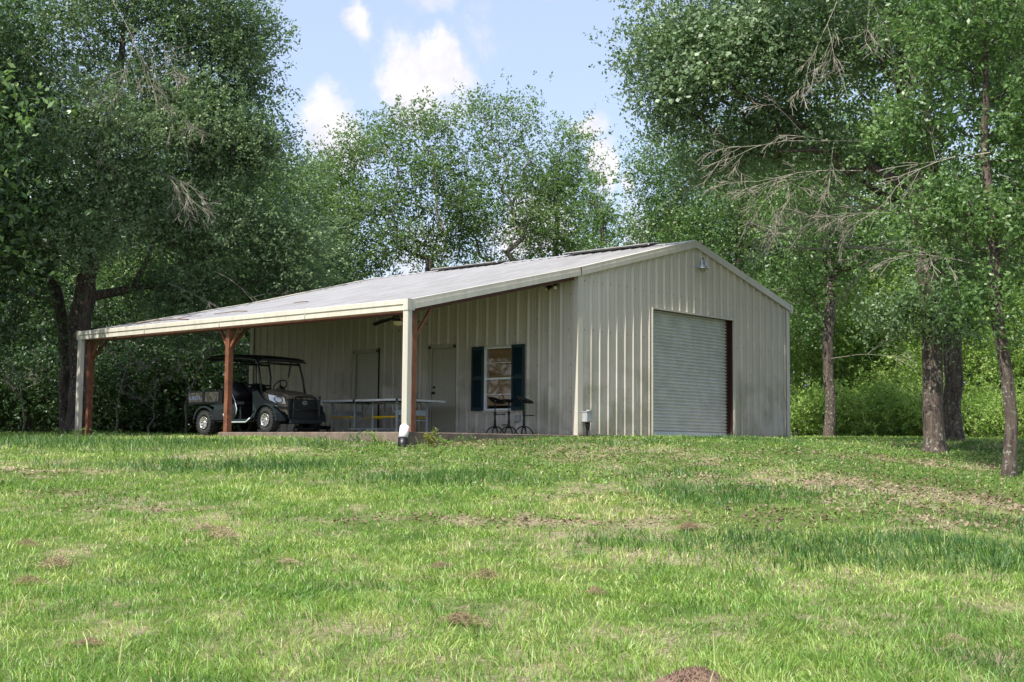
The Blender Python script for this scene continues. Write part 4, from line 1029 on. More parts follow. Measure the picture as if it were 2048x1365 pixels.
for y0 in (-.52, .04):
    st = MB(); st.box(-.30, y0, .60, .12, y0+.48, .72, .03); st.build('seat', M['vinyl'], UV)
    mb = MB(); b0 = y0+.02; b1 = y0+.46
    vs = []
    for (x, z, w_) in ((-.30, .70, 0), (-.36, .95, .0), (-.40, 1.08, .04), (-.41, 1.14, .12)):
        vs += [(x-.05, b0+w_, z), (x-.05, b1-w_, z), (x+.05, b1-w_*1.1, z), (x+.05, b0+w_*1.1, z)]
    fs = [(0, 1, 2, 3), (15, 14, 13, 12)]
    for i in range(3):
        for j in range(4): fs.append((4*i+j, 4*i+(j+1) % 4, 4*i+4+(j+1) % 4, 4*i+4+j))
    mb.add(vs, fs, True); mb.build('backrest', M['vinyl'], UV)
mb = MB(); mb.box(-.34, -.60, .285, .14, .60, .60, .02); mb.box(.66, -.60, .30, .72, .60, .88); mb.box(.58, -.58, .78, .88, .58, .93, .03); mb.box(-.45, -.62, .62, -.38, .62, 1.05, .01)
mb.build('cab_body', M['black'], UV)
mb = MB(); c = Vector((.40, .28, 1.06)); ax = Vector((-.75, 0, .62)).normalized(); u_ = Vector((0, 1, 0)); w_ = ax.cross(u_)
ring = [c+(u_*math.cos(a)+w_*math.sin(a))*.165 for a in [2*math.pi*i/24 for i in range(25)]]
mb.tube(ring, .014, 8, True, False); mb.tube([c, c-ax*.10, c-ax*.34], [.03, .04, .045], 8)
for a in (0.1, 2.1, 4.2): mb.tube([c-ax*.03, c+(u_*math.cos(a)+w_*math.sin(a))*.16], .012, 6)
mb.build('steering_wheel', M['black'], UV)
# hood, grille, headlights
mb = MB(); vs = []; fs = []
secs = [(.80, .58, .90, .955, .60), (.98, .57, .85, .93, .60), (1.20, .54, .78, .885, .58), (1.40, .53, .73, .85, .55), (1.54, .48, .68, .81, .50), (1.58, .45, .62, .76, .45)]
for (x, w_, z1, z2, zb) in secs:
    vs += [(x, -w_, zb-.06), (x, -w_*1.02, (z1+zb)/2), (x, -w_*.96, z1), (x, -w_*.70, z2-.01), (x, 0, z2+.008), (x, w_*.70, z2-.01), (x, w_*.96, z1), (x, w_*1.02, (z1+zb)/2), (x, w_, zb-.06)]
k = 9
for i in range(len(secs)-1):
    for j in range(k-1): fs.append((k*i+j, k*i+j+1, k*i+k+j+1, k*i+k+j))
fs += [tuple(range(k*len(secs)-k, k*len(secs))), tuple(reversed(range(k)))]
mb.add(vs, fs); hood = mb.build('hood', M['camo'], UV)
mb = MB(); mb.box(1.565, -.43, .30, 1.60, .43, .73, .01)
for q in range(6): mb.box(1.598, -.33, .34+.048*q, 1.606, .33, .352+.048*q)
mb.prism([(1.30, .30), (1.30, .56), (1.58, .56), (1.58, .30)], 1, -.40, .40)
gr_ = mb.build('grille', M['black'], UV)
mb = MB(); ring = [(1.612, .055*math.cos(a), .655+.04*math.sin(a)) for a in [2*math.pi*i/18 for i in range(19)]]; mb.tube(ring, .006, 6, True, False); mb.tube([(1.612, -.03, .635), (1.612, .0, .68), (1.612, -.0, .63), (1.612, .035, .655)], .006, 5); mb.build('badge', M['greysteel'], gr_)
for s in (-1, 1):
    mb = MB(); c0 = Vector((1.36, s*.52, .70)); 
    P0_ = [(1.10, s*.575, .83), (1.54, s*.495, .75), (1.57, s*.475, .62), (1.34, s*.545, .635), (1.14, s*.575, .71)]
    nn = Vector((.28, s*.95, .12)).normalized()*.018
    vs = [Vector(p_)+nn*.4 for p_ in P0_]+[Vector(p_)+nn*1.4 for p_ in P0_]
    mb.add(vs, [tuple(range(5)), tuple(reversed(range(5, 10)))]+[(i, (i+1) % 5, (i+1) % 5+5, i+5) for i in range(5)]); hl = mb.build('headlight', M['lens'], UV)
    mb = MB(); cc = Vector((1.41, s*.535, .705))+nn*2; tx = Vector((.94, -s*.30, -.15)).normalized(); tz = Vector((0.1, 0, 1)).normalized()
    ring = [cc+tx*.105*math.cos(a)+tz*.065*math.sin(a) for a in [2*math.pi*i/20 for i in range(21)]]; mb.tube(ring, .009, 6, True, False); mb.build('lamp_guard', M['blackpaint'], hl)
# brush guard
mb = MB()
for s in (-1, 1):
    mb.tube([(1.62, s*.34, .20), (1.66, s*.35, .45), (1.66, s*.34, .66), (1.62, s*.26, .77), (1.61, 0, .79)], .018, 8)
    mb.tube([(1.66, s*.34, .50), (1.62, s*.48, .52), (1.46, s*.62, .56), (1.40, s*.66, .585)], .022, 8)
    mb.tube([(1.30, s*.60, .74), (1.42, s*.60, .83), (1.54, s*.50, .80), (1.60, s*.42, .70)], .009, 6) if s > 0 else None
mb.tube([(1.66, -.34, .50), (1.66, .34, .50)], .018, 8); mb.box(1.60, -.42, .20, 1.66, .42, .31, .015); mb.tube([(1.64, -.30, .21), (1.64, -.26, .10), (1.64, .22, .10), (1.64, .30, .21)], .010, 6)
mb.build('brush_guard', M['blackpaint'], UV)

# ------------------------------------------------------------------ rolling table-tennis table
TX0, TX1, TY0, TY1 = -2.10, -.58, 3.30, 6.05
TT = empty('game_table', (0, 0, 0)); tag(TT, 'folding table tennis table with white edges, yellow bars and castors on the porch slab', 'table')
ym = (TY0+TY1)/2
for (a, b) in ((TY0, ym-.012), (ym+.012, TY1)):
    mb = MB(); mb.box(TX0+.01, a+.01, .745, TX1-.01, b-.01, .76); top = mb.build('tabletop', M['tabletop'], TT)
    mb = MB()
    mb.box(TX0, a, .722, TX0+.009, b, .764); mb.box(TX1-.009, a, .722, TX1, b, .764); mb.box(TX0+.009, a, .722, TX1-.009, a+.009, .764); mb.box(TX0+.009, b-.009, .722, TX1-.009, b, .764)
    mb.build('edge_rail', M['edgewhite'], top)
    for (x_, y_) in ((TX0-.001, a), (TX0-.001, b)): mb = MB(); mb.box(x_-.003, y_-.02, .718, x_+.02, y_+.02, .768); mb.build('corner_cap', M['black'], top)
    near = (a < ym-.5)
    yo = a+.30 if near else b-.30       # outer legs
    yi = ym-.30 if near else ym+.30     # wheeled inner legs
    for x_ in (TX0+.30, TX1-.30):
        mb = MB(); mb.box(x_-.018, yo-.018, .0, x_+.018, yo+.018, .744); mb.box(x_-.023, yo-.023, 0, x_+.023, yo+.023, .03); mb.build('leg', M['greysteel'], TT)
        mb = MB(); mb.box(x_-.015, yi-.015, .12, x_+.015, yi+.015, .744); mb.box(x_-.02, yi-.20, .10, x_+.02, yi+.20, .135)
        leg = mb.build('leg', M['greysteel'], TT)
        for dy in (-.165, .165):
            mb = MB(); mb.lathe([(0, -.014), (.035, -.014), (.04, -.008), (.04, .008), (.035, .014), (0, .014)], (x_, yi+dy, .042), 16, 0); mb.box(x_-.02, yi+dy-.012, .04, x_-.016, yi+dy+.012, .10); mb.box(x_+.016, yi+dy-.012, .04, x_+.02, yi+dy+.012, .10)
            mb.build('caster', M['greybox'], leg)
        mb = MB(); y0, y1 = sorted((yo, yi)); mb.box(x_-.014, y0+(.016 if near else .018), .365, x_+.014, y1-.018, .400); mb.build('yellow_bar', M['yellow'], TT)
        mb = MB(); mb.tube([(x_, yo, .39), (x_, yo+(.24 if near else -.24), .73)], .009, 6); mb.build('strut', M['greysteel'], TT)
    mb = MB(); mb.box(TX0+.33, yo-.012, .42, TX1-.33, yo+.012, .54); mb.box(TX0+.31, yo-.012, .30, TX1-.31, yo+.012, .325); mb.build('cross_panel', M['greysteel'], TT)
    mb = MB(); mb.box(TX0+.32, yi-.012, .112, TX1-.32, yi+.012, .136); mb.build('crossbar', M['greysteel'], TT)
mb = MB(); mb.tube([(TX0+.30, ym+.85, .30), (TX0+.30, ym+.66, .02)], .009, 6); mb.build('strut', M['greysteel'], TT)
text('A', .09, M['edgewhite'], TT, Matrix.Translation((TX0+.45, TY0+.284, .48)) @ Matrix.Rotation(R(90), 4, 'X'))

# push mower, mostly hidden between vehicle and table
mw = empty('push_mower', (-1.85, 6.35, 0), R(-80)); tag(mw, 'black push mower half hidden behind the front of the utility vehicle', 'lawn mower')
mb = MB(); mb.box(-.30, -.24, .11, .32, .24, .20, .04); mb.build('deck', M['black'], mw)
mb = MB(); mb.lathe([(.13, .20), (.14, .26), (.13, .38), (.09, .42), (0, .43)], (0.04, 0, 0), 18); mb.box(-.12, -.10, .21, .0, .10, .36, .02); mb.build('engine', M['blackpaint'], mw)
for (x, y) in ((.30, .25), (.30, -.25), (-.28, .25), (-.28, -.25)):
    mb = MB(); mb.lathe([(0, -.02), (.09, -.02), (.10, -.01), (.10, .01), (.09, .02), (0, .02)], (x, y, .10), 18, 1); w = mb.build('wheel', M['rubber'], mw)
    mb = MB(); mb.lathe([(0, -.026), (.04, -.024), (.045, .024), (0, .026)], (x, y, .10), 14, 1); mb.build('hub', M['chrome'], w)
mb = MB(); mb.tube([(-.30, .22, .18), (-.62, .21, .62), (-.85, .20, .84), (-.90, .10, .90), (-.90, -.10, .90), (-.85, -.20, .84), (-.62, -.21, .62), (-.30, -.22, .18)], .013, 8); mb.build('handle', M['blackpaint'], mw)

# ------------------------------------------------------------------ three cast iron bar stools with tractor seats
def stool(x, y, rz, tilt, lab, step):
    s = empty('bar_stool', (x, y, 0), rz); tag(s, lab, 'bar stool', 'iron stools below the window')
    mb = MB(); mb.lathe([(.02, .13), (.03, .14), (.028, .30), (.022, .33), (.022, .43), (.032, .45), (.032, .48), (.020, .49)], (0, 0, 0), 12); mb.tube([(0, 0, .48), (0, 0, .68)], .012, 8); mb.build('pedestal', M['iron'], s)
    for k in range(4):
        a = math.pi/4+k*math.pi/2; c_, s_ = math.cos(a), math.sin(a); mb = MB()
        mb.tube([(c_*q, s_*q, z) for q, z in ((.015, .17), (.06, .165), (.12, .135), (.17, .08), (.19, .035), (.205, .012), (.225, .010))], [.013, .014, .014, .013, .013, .014, .016], 7); mb.build('leg', M['iron'], s)
    mb = MB(); mb.tube([(0, 0, step), (-.20, .0, step)], .010, 7); mb.tube([(-.20, -.07, step), (-.20, .07, step)], .012, 7); mb.lathe([(.03, -.03), (.035, 0), (.03, .03)], (0, 0, step), 12); mb.build('footrest', M['iron'], s)
    # pressed tractor pan seat: wide dished pan with a raised back and slots
    mb = MB(); vs = []; fs = []; nr, na = 6, 28
    for i in range(nr+1):
        q = i/nr
        for k in range(na):
            a = 2*math.pi*k/na; rx = .17; ry = .20*(1-.10*math.cos(a))
            x_ = q*rx*math.cos(a)-(.05*(abs(math.sin(a)) < .35)*(math.cos(a) < 0)*q); y_ = q*ry*math.sin(a)
            z_ = .05*q*q+.055*max(0, math.cos(a))*q**2-.014*math.cos(2*a)*q
            vs.append((x_, y_, z_))
    for i in range(nr):
        for k in range(na):
            if i in (2, 3) and k % 4 == 0: continue
            fs.append((i*na+k, i*na+(k+1) % na, (i+1)*na+(k+1) % na, (i+1)*na+k))
    o = len(vs); vs += [(v_[0], v_[1], v_[2]-.007) for v_ in vs]; fs += [tuple(reversed([j+o for j in f_])) for f_ in list(fs)]
    mb.add(vs, fs, False); se = mb.build('seat', M['iron'], s, fix=False); se.location = (0, 0, .672); se.rotation_euler = (0, tilt, 0)
stool(-1.0, 1.43, R(160), R(-12), 'black iron bar stool with tractor seat, farthest left of the three below the window', .43)
stool(-1.0, 1.04, R(20), R(8), 'middle black iron bar stool of the three below the window, its footrest lowest', .20)
stool(-1.0, .62, R(100), R(-14), 'black iron bar stool nearest the gable corner, standing in front of the right shutter', .40)
# ------------------------------------------------------------------ trees near the building
def P2(bearing): return bearing
b1 = 66.66
T1 = make_tree('oak_tree', 11, [(0, 0, -.3), AB(.0, 0, 1.5, b1), AB(-.05, .1, 3.4, b1), AB(-.3, .2, 5.6, b1), AB(-.6, .1, 8.2, b1), AB(-.4, .0, 11, b1)], .205,
    [lob(-5.5, 0, 9.0, .8, 1.2, .9, .8, b1), lob(-5.4, .2, 7.5, .5, .8, .6, .35, b1), lob(-4.7, -.3, 8.5, 1.1, 1.6, 1.1, 1.3, b1), lob(-3.6, .4, 9.3, 1.6, 2.0, 1.3, 1.6, b1), lob(-4.0, .3, 10.8, 1.9, 2.4, 1.4, 1.0, b1), lob(-2.0, -.6, 9.0, 1.5, 2.0, 1.3, 1.3, b1),
     lob(-.3, .6, 9.4, 1.8, 2.2, 1.4, 1.3, b1), lob(1.6, .2, 8.6, 1.7, 2.2, 1.6, 1.2, b1), lob(-1.0, -2.2, 10.8, 3.2, 2.6, 1.4, 1.0, b1), lob(.3, -.4, 2.95, .75, .7, .55, .45, b1), lob(-.8, -.2, 3.0, .55, .5, .4, .25, b1), lob(.8, .0, 4.4, 1.2, 1.0, .8, .5, b1), lob(-3.4, 1.0, 7.3, 1.3, 1.4, .9, .7, b1), lob(-1.2, .6, 6.6, 1.3, 1.3, .8, .5, b1), lob(-4.5, .8, 6.6, .9, 1.1, .6, .4, b1)],
    1250, 120, .37, .085, 'leaf_dark',
    dead=([(AB(-.9, -.4, 6.5, b1), AB(-1, -.25, .02, b1), 1.0), (AB(-1.3, -.5, 5.9, b1), AB(-1, -.3, .12, b1), .85), (AB(-1.5, -2.0, 9.7, b1), AB(-.1, -.1, -1, b1), .8), (AB(-1.2, -2.0, 9.9, b1), AB(.1, -.1, -1, b1), .75), (AB(-.4, -.3, 5.0, b1), AB(-1, -.2, .1, b1), .6), (AB(.0, -.2, 4.4, b1), AB(-.9, .3, .25, b1), .5)], 2.6, .015, 3, .45), flat=.75, asp=.52)
rv = np.random.default_rng(404); cv = []
for i in range(150):
    a_ = rv.uniform(-5.4, -1.6); q_ = (a_+5.4)/3.8; cv.append(AB(a_, -1.0-rv.uniform(-.3, .5), 8.5+.5*q_+rv.normal(0, .45)-.35*math.sin(a_*2.2), b1))
cv = np.array(cv); gv = rv.normal(size=(150*16, 3))*np.array([.22, .22, .20]); Pv = np.repeat(cv, 16, 0)+gv
nv = rv.normal(size=(len(Pv), 3))*.7; nv += np.array([-math.sin(R(b1)), -math.cos(R(b1)), .5]); nv /= np.linalg.norm(nv, axis=1)[:, None]
v, f = leaf_quads(Pv, nv, .115*(.5+.8*rv.random(len(Pv))), rv, .78); vo = np_mesh('vine', v, f, M['leaf_dark'], T1); vo['label'] = 'broad leaved wild vine hanging over the left side of the crown'
put(T1, b1, 28.0); tag(T1, 'large oak with lichen spotted trunk and dead grey twigs, right of the gable end', 'tree')
b2 = 67.46
T2 = make_tree('oak_tree', 12, [(0, 0, -.3), AB(0, 0, 2.0, b2), AB(-.15, 0, 4.5, b2), AB(-.5, .2, 8, b2), AB(-.3, 0, 12, b2)], .21,
    [lob(-3.4, .4, 9.5, 2.0, 2.2, 1.6, 1, b2), lob(-.6, .4, 10.2, 2.3, 2.4, 2, 1.2, b2), lob(2.0, .4, 8.8, 2.0, 2.2, 2, 1, b2), lob(-1.8, .3, 7.0, 1.7, 1.8, 1.0, .7, b2), lob(-4.8, .2, 7.2, 1.3, 1.5, .9, .5, b2), lob(.5, .6, 5.4, 1.7, 1.5, .9, .6, b2), lob(-.5, .2, 13, 3, 3, 1.4, .9, b2), lob(2.0, .4, 5.2, 1.2, 1.2, 1.0, .4, b2)], 560, 96, .55, .102, 'leaf_mid',
    dead=([(AB(-.2, -.2, 4.4, b2), AB(-1, -.2, .25, b2), 1.0), (AB(-.2, -.2, 5.2, b2), AB(-1, -.1, .3, b2), 1.0), (AB(.1, -.2, 4.2, b2), AB(.8, -.2, .3, b2), .5)], 3.8, .04, 3, .45))
put(T2, b2, 32.2); tag(T2, 'dark trunked oak just behind and right of the lichen spotted oak', 'tree')
b3 = 69.61
T3 = make_tree('oak_tree', 13, [(0, 0, -.3), AB(0, 0, 1.6, b3), AB(-.16, 0, 3.2, b3), AB(-.28, .05, 5.5, b3), AB(-.2, 0, 9, b3)], .105,
    [lob(-.9, .1, 7.9, .9, 1.1, .9, 1, b3), lob(.6, .0, 8.0, 1.2, 1.2, 1.0, 1, b3), lob(-1.3, .2, 6.2, .8, .9, .7, .7, b3), lob(.5, .2, 6.2, 1.0, 1.0, .8, .9, b3), lob(-.9, -.1, 4.6, .75, .7, .6, .6, b3), lob(.5, .1, 4.3, .7, .7, .7, .6, b3), lob(-.5, -.1, 3.2, .55, .5, .4, .4, b3), lob(-.2, 0, 9.6, 1.8, 1.8, 1, .6, b3), lob(.4, 0, 2.5, .4, .4, .35, .15, b3)], 520, 64, .34, .09, 'leaf_mid',
    dead=([(AB(-.2, -.1, 3.6, b3), AB(-1, -.2, .4, b3), .7), (AB(-.2, -.1, 5.6, b3), AB(-1, -.2, -.1, b3), .8), (AB(-.1, 0, 4.6, b3), AB(1, -.2, .4, b3), .5)], 1.9, .018, 2, .4), asp=.5)
put(T3, b3, 23.44); tag(T3, 'slender oak with a thin dark trunk at the right edge, nearest the lawn', 'tree')
b4 = 62.36
T4 = make_tree('young_tree', 14, [(0, 0, -.4), AB(0, 0, 2.0, b4), AB(.1, 0, 4.4, b4), AB(.05, 0, 8, b4)], .17,
    [lob(-.5, 0, 7.0, 2.0, 1.8, 1.5, 1, b4), lob(1.2, .2, 6.2, 1.6, 1.6, 1.1, .8, b4), lob(-.9, .1, 4.9, 1.3, 1.2, .7, .5, b4), lob(0, 0, 9.2, 2.2, 2, 1.5, 1, b4)], 300, 56, .55, .13, 'leaf_mid',
    dead=([(AB(.1, -.2, 2.6, b4), AB(1, -.2, .25, b4), .8), (AB(0, -.2, 4.4, b4), AB(-1, -.2, .1, b4), .7)], 2.4, .018, 2, .3))
put(T4, b4, 43.0); tag(T4, 'straight dark trunked tree standing alone before the sunlit bushes, right of the building', 'tree')
# left oaks
bl_ = 30.05
L1 = make_tree('oak_tree', 15, [(0, 0, -.3), AB(0, 0, 2.2, bl_), AB(-.05, 0, 3.3, bl_), AB(.25, .1, 5.4, bl_), AB(.6, 0, 8.5, bl_), AB(.9, 0, 12, bl_)], .30,
    [lob(.2, 0, 11.6, 2.4, 3.0, 2.0, 1.5, bl_), lob(2.7, 0, 12.2, 1.6, 2.2, 1.6, 1.2, bl_), lob(3.9, -.2, 11.2, .9, 1.5, 1.1, .8, bl_), lob(4.3, 0, 10.1, .6, 1.0, .4, .25, bl_), lob(1.9, -.4, 9.0, 2.1, 2.2, 1.6, 1.5, bl_), lob(3.7, 0, 8.3, 1.3, 1.8, 1.2, 1.0, bl_), lob(4.6, .1, 8.2, .6, .9, .7, .3, bl_),
     lob(.2, -2.3, 7.6, 1.7, .9, 1.6, .8, bl_), lob(.1, -2.0, 5.3, 1.5, .8, .9, .5, bl_), lob(1.0, -.3, 6.5, 1.8, 1.9, 1.1, 1.0, bl_), lob(3.2, .2, 6.0, 1.8, 1.8, 1.1, 1.1, bl_), lob(5.4, .3, 5.8, 1.3, 1.4, .9, .6, bl_), lob(-1.7, -.2, 8.4, 1.7, 2.0, 1.5, 1.1, bl_), lob(-1.4, .2, 5.6, 1.2, 1.4, .8, .5, bl_), lob(-2.6, .2, 10.6, 1.8, 2.0, 1.4, .9, bl_), lob(2.6, .4, 4.3, 1.5, 1.3, .6, .5, bl_), lob(5.6, .6, 4.6, 1.2, 1.2, .5, .3, bl_), lob(.9, 0, 14, 3.6, 3.4, 1.6, 1, bl_), lob(3.4, .8, 3.2, 1.2, 1, .4, .18, bl_)],
    1700, 124, .46, .10, 'leaf_dark',
    dead=([(AB(.2, -2.6, 12.2, bl_), AB(.35, -.2, -1, bl_), 1.0), (AB(-1.6, -2.4, 9.8, bl_), AB(.7, -.2, -.8, bl_), 1.05), (AB(2.2, -1, 4.2, bl_), AB(1, -.2, -.4, bl_), .9), (AB(3.4, -1, 4.6, bl_), AB(1, -.3, -.5, bl_), .8), (AB(.9, -2.4, 10.6, bl_), AB(.4, -.2, -.9, bl_), .8), (AB(1.0, -2, 7.2, bl_), AB(.9, -.2, -.2, bl_), .7)], 2.7, .016, 3, .5), flat=.75)
put(L1, bl_, 37.0); tag(L1, 'huge dark oak with a thick trunk rising behind the far corner of the lean-to', 'tree')
b6 = 29.55
L2 = make_tree('oak_tree', 16, [(0, 0, -.3), AB(.0, 0, 2, b6), AB(-.35, 0, 4, b6), AB(-1.2, 0, 6.5, b6), AB(-2.2, 0, 9, b6)], .17,
    [lob(-2.4, .4, 8.8, 2.4, 2.2, 1.8, 1, b6), lob(-3.4, .3, 11.8, 2.6, 2.6, 2, 1.1, b6), lob(-2.2, .5, 5.0, 1.4, 1.5, .8, .45, b6), lob(-.8, .5, 6.4, 1.2, 1.2, .9, .4, b6), lob(-4.4, .3, 6.0, 1.6, 1.6, 1, .5, b6)], 640, 96, .57, .10, 'leaf_mid',
    dead=([(AB(-.3, -.2, 3.8, b6), AB(-1, -.2, .3, b6), .9), (AB(-.5, -.2, 4.8, b6), AB(-1, -.2, .35, b6), 1)], 3.4, .06, 2, .1))
put(L2, b6, 38.6); tag(L2, 'slimmer leaning oak close behind the thick trunk at the left', 'tree')
# broad crowns left of and behind the building
def simple_tree(name, seed, b, d, lobes, nclus, per, clr, ls, leaf, r0=.2, trunk=None, barkm='bark', label='', group=None, dead=None, asp=.5, cat='tree', **kw):
    L_ = [lob(a, bb, z, r1, r2_, r3, w, b) for (a, bb, z, r1, r2_, r3, w) in lobes]
    top = max(l[2] for l in lobes)
    tk = [(0, 0, -.4), AB(.05, 0, top*.25, b), AB(-.05, 0, top*.5, b), AB(.1, 0, top*.9, b)] if trunk is None else [AB(a, bb, z, b) for (a, bb, z) in trunk]
    o = make_tree(name, seed, tk, r0, L_, nclus, per, clr, ls, leaf, barkm, dead, asp=asp, **kw)
    put(o, b, d); tag(o, label, cat, group); return o
simple_tree('oak_tree', 21, 35.06, 46, [(0, 0, 11.0, 1.7, 2.2, 1.6, 1.0), (1.2, 0, 9.2, 1.3, 1.8, 1.2, .8), (-1.5, 0, 8.6, 2.0, 2, 1.4, 1), (.6, -.4, 6.9, 2.2, 2, 1.3, 1.1), (2.6, 0, 6.2, 1.3, 1.6, 1.1, .7), (-2.2, 0, 5.6, 1.9, 1.8, 1.0, .8), (.4, .3, 4.6, 2.4, 1.8, .8, .7), (3.2, .3, 4.6, 1.2, 1.4, .8, .4)], 800, 104, .6, .112, 'leaf_mid', .26, label='dense mid green oak rising behind the utility vehicle')
simple_tree('oak_tree', 22, 38.45, 50, [(0, 0, 9.4, 1.3, 1.5, 1.2, .7), (-.8, 0, 7.8, 1.8, 1.8, 1.2, 1), (1.0, 0, 7.2, 1.5, 1.6, 1.2, .8), (0, -.3, 5.6, 2.3, 2, 1.2, 1.2), (1.8, 0, 5.0, 1.4, 1.5, .9, .6), (-1.6, 0, 4.4, 1.8, 1.6, .8, .6)], 520, 96, .6, .115, 'leaf_dark', .22, label='rounded dark oak above the far half of the lean-to roof')
MT = [(31, 47.74, 55, [(-.75, 0, 14.0, .75, .8, 1.1, .45), (1.05, 0, 13.9, .8, .8, 1.0, .45), (.1, 0, 12.2, 1.7, 1.4, 1.0, .8), (1.5, 0, 11.0, 1.5, 1.5, 1.0, .8), (-1.3, 0, 10.7, 1.4, 1.5, 1.1, .8), (0, 0, 9.2, 2.1, 1.8, 1.0, .9), (2.0, 0, 9.0, 1.2, 1.3, .9, .5), (-1.8, 0, 8.6, 1.1, 1.3, .9, .4), (.3, 0, 7.4, 2.6, 1.8, .8, .5)], [(0, 0, -.4), (0, 0, 3), (0, 0, 6.6)], 'tallest airy tree behind the roof, its pale trunk forking above the ridge'),
      (32, 44.65, 54, [(-.7, 0, 13.3, .9, .9, .8, .5), (-1.8, 0, 12.4, .9, .9, .7, .4), (.6, 0, 13.0, .9, .9, .8, .5), (0, 0, 11.3, 1.9, 1.6, 1.0, 1), (-1.4, 0, 9.7, 1.5, 1.5, 1.0, .8), (1.3, 0, 9.5, 1.3, 1.4, 1.1, .7), (-.2, 0, 8.0, 2.2, 1.7, 1.0, .8), (1.0, 0, 6.9, 1.4, 1.4, .6, .3)], [(0, 0, -.4), (0, 0, 3), (.05, 0, 6.3)], 'airy flat topped tree behind the roof with arching pale limbs'),
      (33, 41.26, 56, [(.2, 0, 12.4, 1.0, 1.0, .9, .6), (-.9, 0, 11.3, 1.0, 1.0, .9, .5), (.1, 0, 10.0, 1.8, 1.6, 1.0, .9), (-1.0, 0, 8.4, 1.5, 1.5, 1.0, .8), (1.0, 0, 8.0, 1.3, 1.4, 1.0, .6), (0, 0, 6.8, 2.0, 1.6, .8, .7)], None, 'airy tree with a yellowish tip, left of the flat topped one'),
      (34, 39.6, 53, [(0, 0, 10.4, .8, .8, .9, .4), (.4, 0, 9.0, 1.3, 1.3, .9, .7), (-.5, 0, 7.9, 1.4, 1.4, .9, .7), (.6, 0, 6.9, 1.5, 1.4, .8, .7), (-.2, 0, 5.6, 1.7, 1.4, .8, .6)], None, 'shorter airy tree between the dark oak and the group behind the roof'),
      (35, 50.51, 57, [(.5, 0, 13.1, .8, .8, .9, .4), (.9, 0, 11.7, 1.1, 1.1, .8, .6), (-.4, 0, 10.9, 1.2, 1.2, .9, .6), (.9, 0, 10.0, 1.5, 1.4, .9, .8), (0, 0, 8.6, 1.9, 1.6, .9, .9), (1.4, 0, 7.9, 1.3, 1.3, .8, .5), (-.6, 0, 7.2, 1.5, 1.4, .7, .5)], None, 'airy tree standing right of the tallest one behind the ridge')]
for (sd_, b, d, lb, tk, lab) in MT:
    simple_tree('slender_tree', sd_, b, d, [(l[0], l[1], l[2], l[3]*1.12, l[4]*1.1, l[5]*1.05, l[6]) for l in lb], 480, 54, .52, .125, 'leaf_airy', .17, tk, 'barkgrey', lab, 'airy trees behind the roof', wig=.12)
simple_tree('slender_tree', 36, 52.49, 52, [(-.2, 0, 9.9, .5, .6, .8, .4), (0, 0, 8.8, .9, .9, .8, .6), (.3, 0, 7.6, 1.0, 1.0, .8, .6), (-.3, 0, 6.5, 1.0, 1, .6, .4)], 120, 40, .36, .12, 'leaf_mid', .13, None, 'barkgrey', 'thin scraggly tree with bare curling branches by the ridge vent', None,
    dead=([(AB(.1, 0, 7.8, 52.5), AB(1, 0, .35, 52.5), .55), (AB(.1, 0, 7.0, 52.5), AB(1, 0, .1, 52.5), .6), (AB(.1, 0, 6.2, 52.5), AB(1, 0, .2, 52.5), .55)], 3.0, .05, 2, -.1))
simple_tree('oak_tree', 23, 58.59, 50, [(-2.9, 0, 10.2, 1.2, 1.5, 1.3, .8), (-.6, 0, 11.2, 2.2, 2.2, 1.7, 1.3), (1.8, 0, 10.4, 2.0, 2, 1.8, 1), (-2.6, 0, 7.9, 1.6, 1.8, 1.2, 1), (0, -.4, 8.4, 2.4, 2, 1.4, 1.2), (2.4, 0, 7.5, 2, 2, 1.4, .9), (-2.7, .2, 5.8, 1.5, 1.6, 1.1, .8), (-.4, 0, 5.6, 2, 1.8, 1.2, .9), (1.9, 0, 4.6, 2, 1.6, 1.2, .7)], 800, 104, .6, .11, 'leaf_mid', .26, label='broad green oak directly behind the gable peak')
simple_tree('oak_tree', 24, 63.2, 56, [(0, 0, 13, 3, 3, 2.2, 1.2), (-2.4, 0, 10, 2, 2, 1.6, .9), (2.2, 0, 10, 2.2, 2, 1.8, .9), (0, 0, 8, 2.6, 2, 1.4, 1), (2.4, 0, 6, 1.8, 2, 1.2, .5)], 420, 42, .6, .16, 'leaf_bright', .26, label='sunlit oak seen between the trunks right of the gable')

# tree and bush kinds that are copied
FA = make_tree('forest_tree', 41, [(0, 0, -.5), (0, 0, 4), (.1, 0, 9)], .2, [(0, 0, 9.5, 2.6, 2.6, 2, 1), (1.2, .4, 7, 2, 2.2, 1.6, 1), (-1.3, -.4, 6.2, 2, 2, 1.6, 1), (.2, 0, 4.2, 2.4, 2.4, 1.4, 1), (0, 0, 11.8, 1.6, 1.6, 1.4, .5)], 330, 64, .66, .15, 'leaf_mid')
FB = make_tree('forest_tree', 42, [(0, 0, -.5), (0, 0, 3), (.2, 0, 6)], .15, [(0, 0, 6.2, 2.0, 2.0, 1.5, 1), (1.2, .4, 4.4, 1.8, 1.8, 1.3, 1), (-1.2, -.4, 3.6, 1.8, 1.8, 1.3, 1), (0, 0, 2.2, 2.2, 2.0, 1.1, 1)], 280, 56, .55, .13, 'leaf_bright')
FC = make_tree('forest_tree', 43, [(0, 0, -.5), (0, 0, 3), (.2, 0, 7)], .16, [(0, 0, 7.6, 2.2, 2.2, 1.8, 1), (1.4, .4, 5.2, 2, 2, 1.5, 1), (-1.4, -.4, 4.4, 2, 2, 1.5, 1), (0, 0, 2.6, 2.2, 2.2, 1.3, 1)], 320, 56, .58, .13, 'leaf_shade')
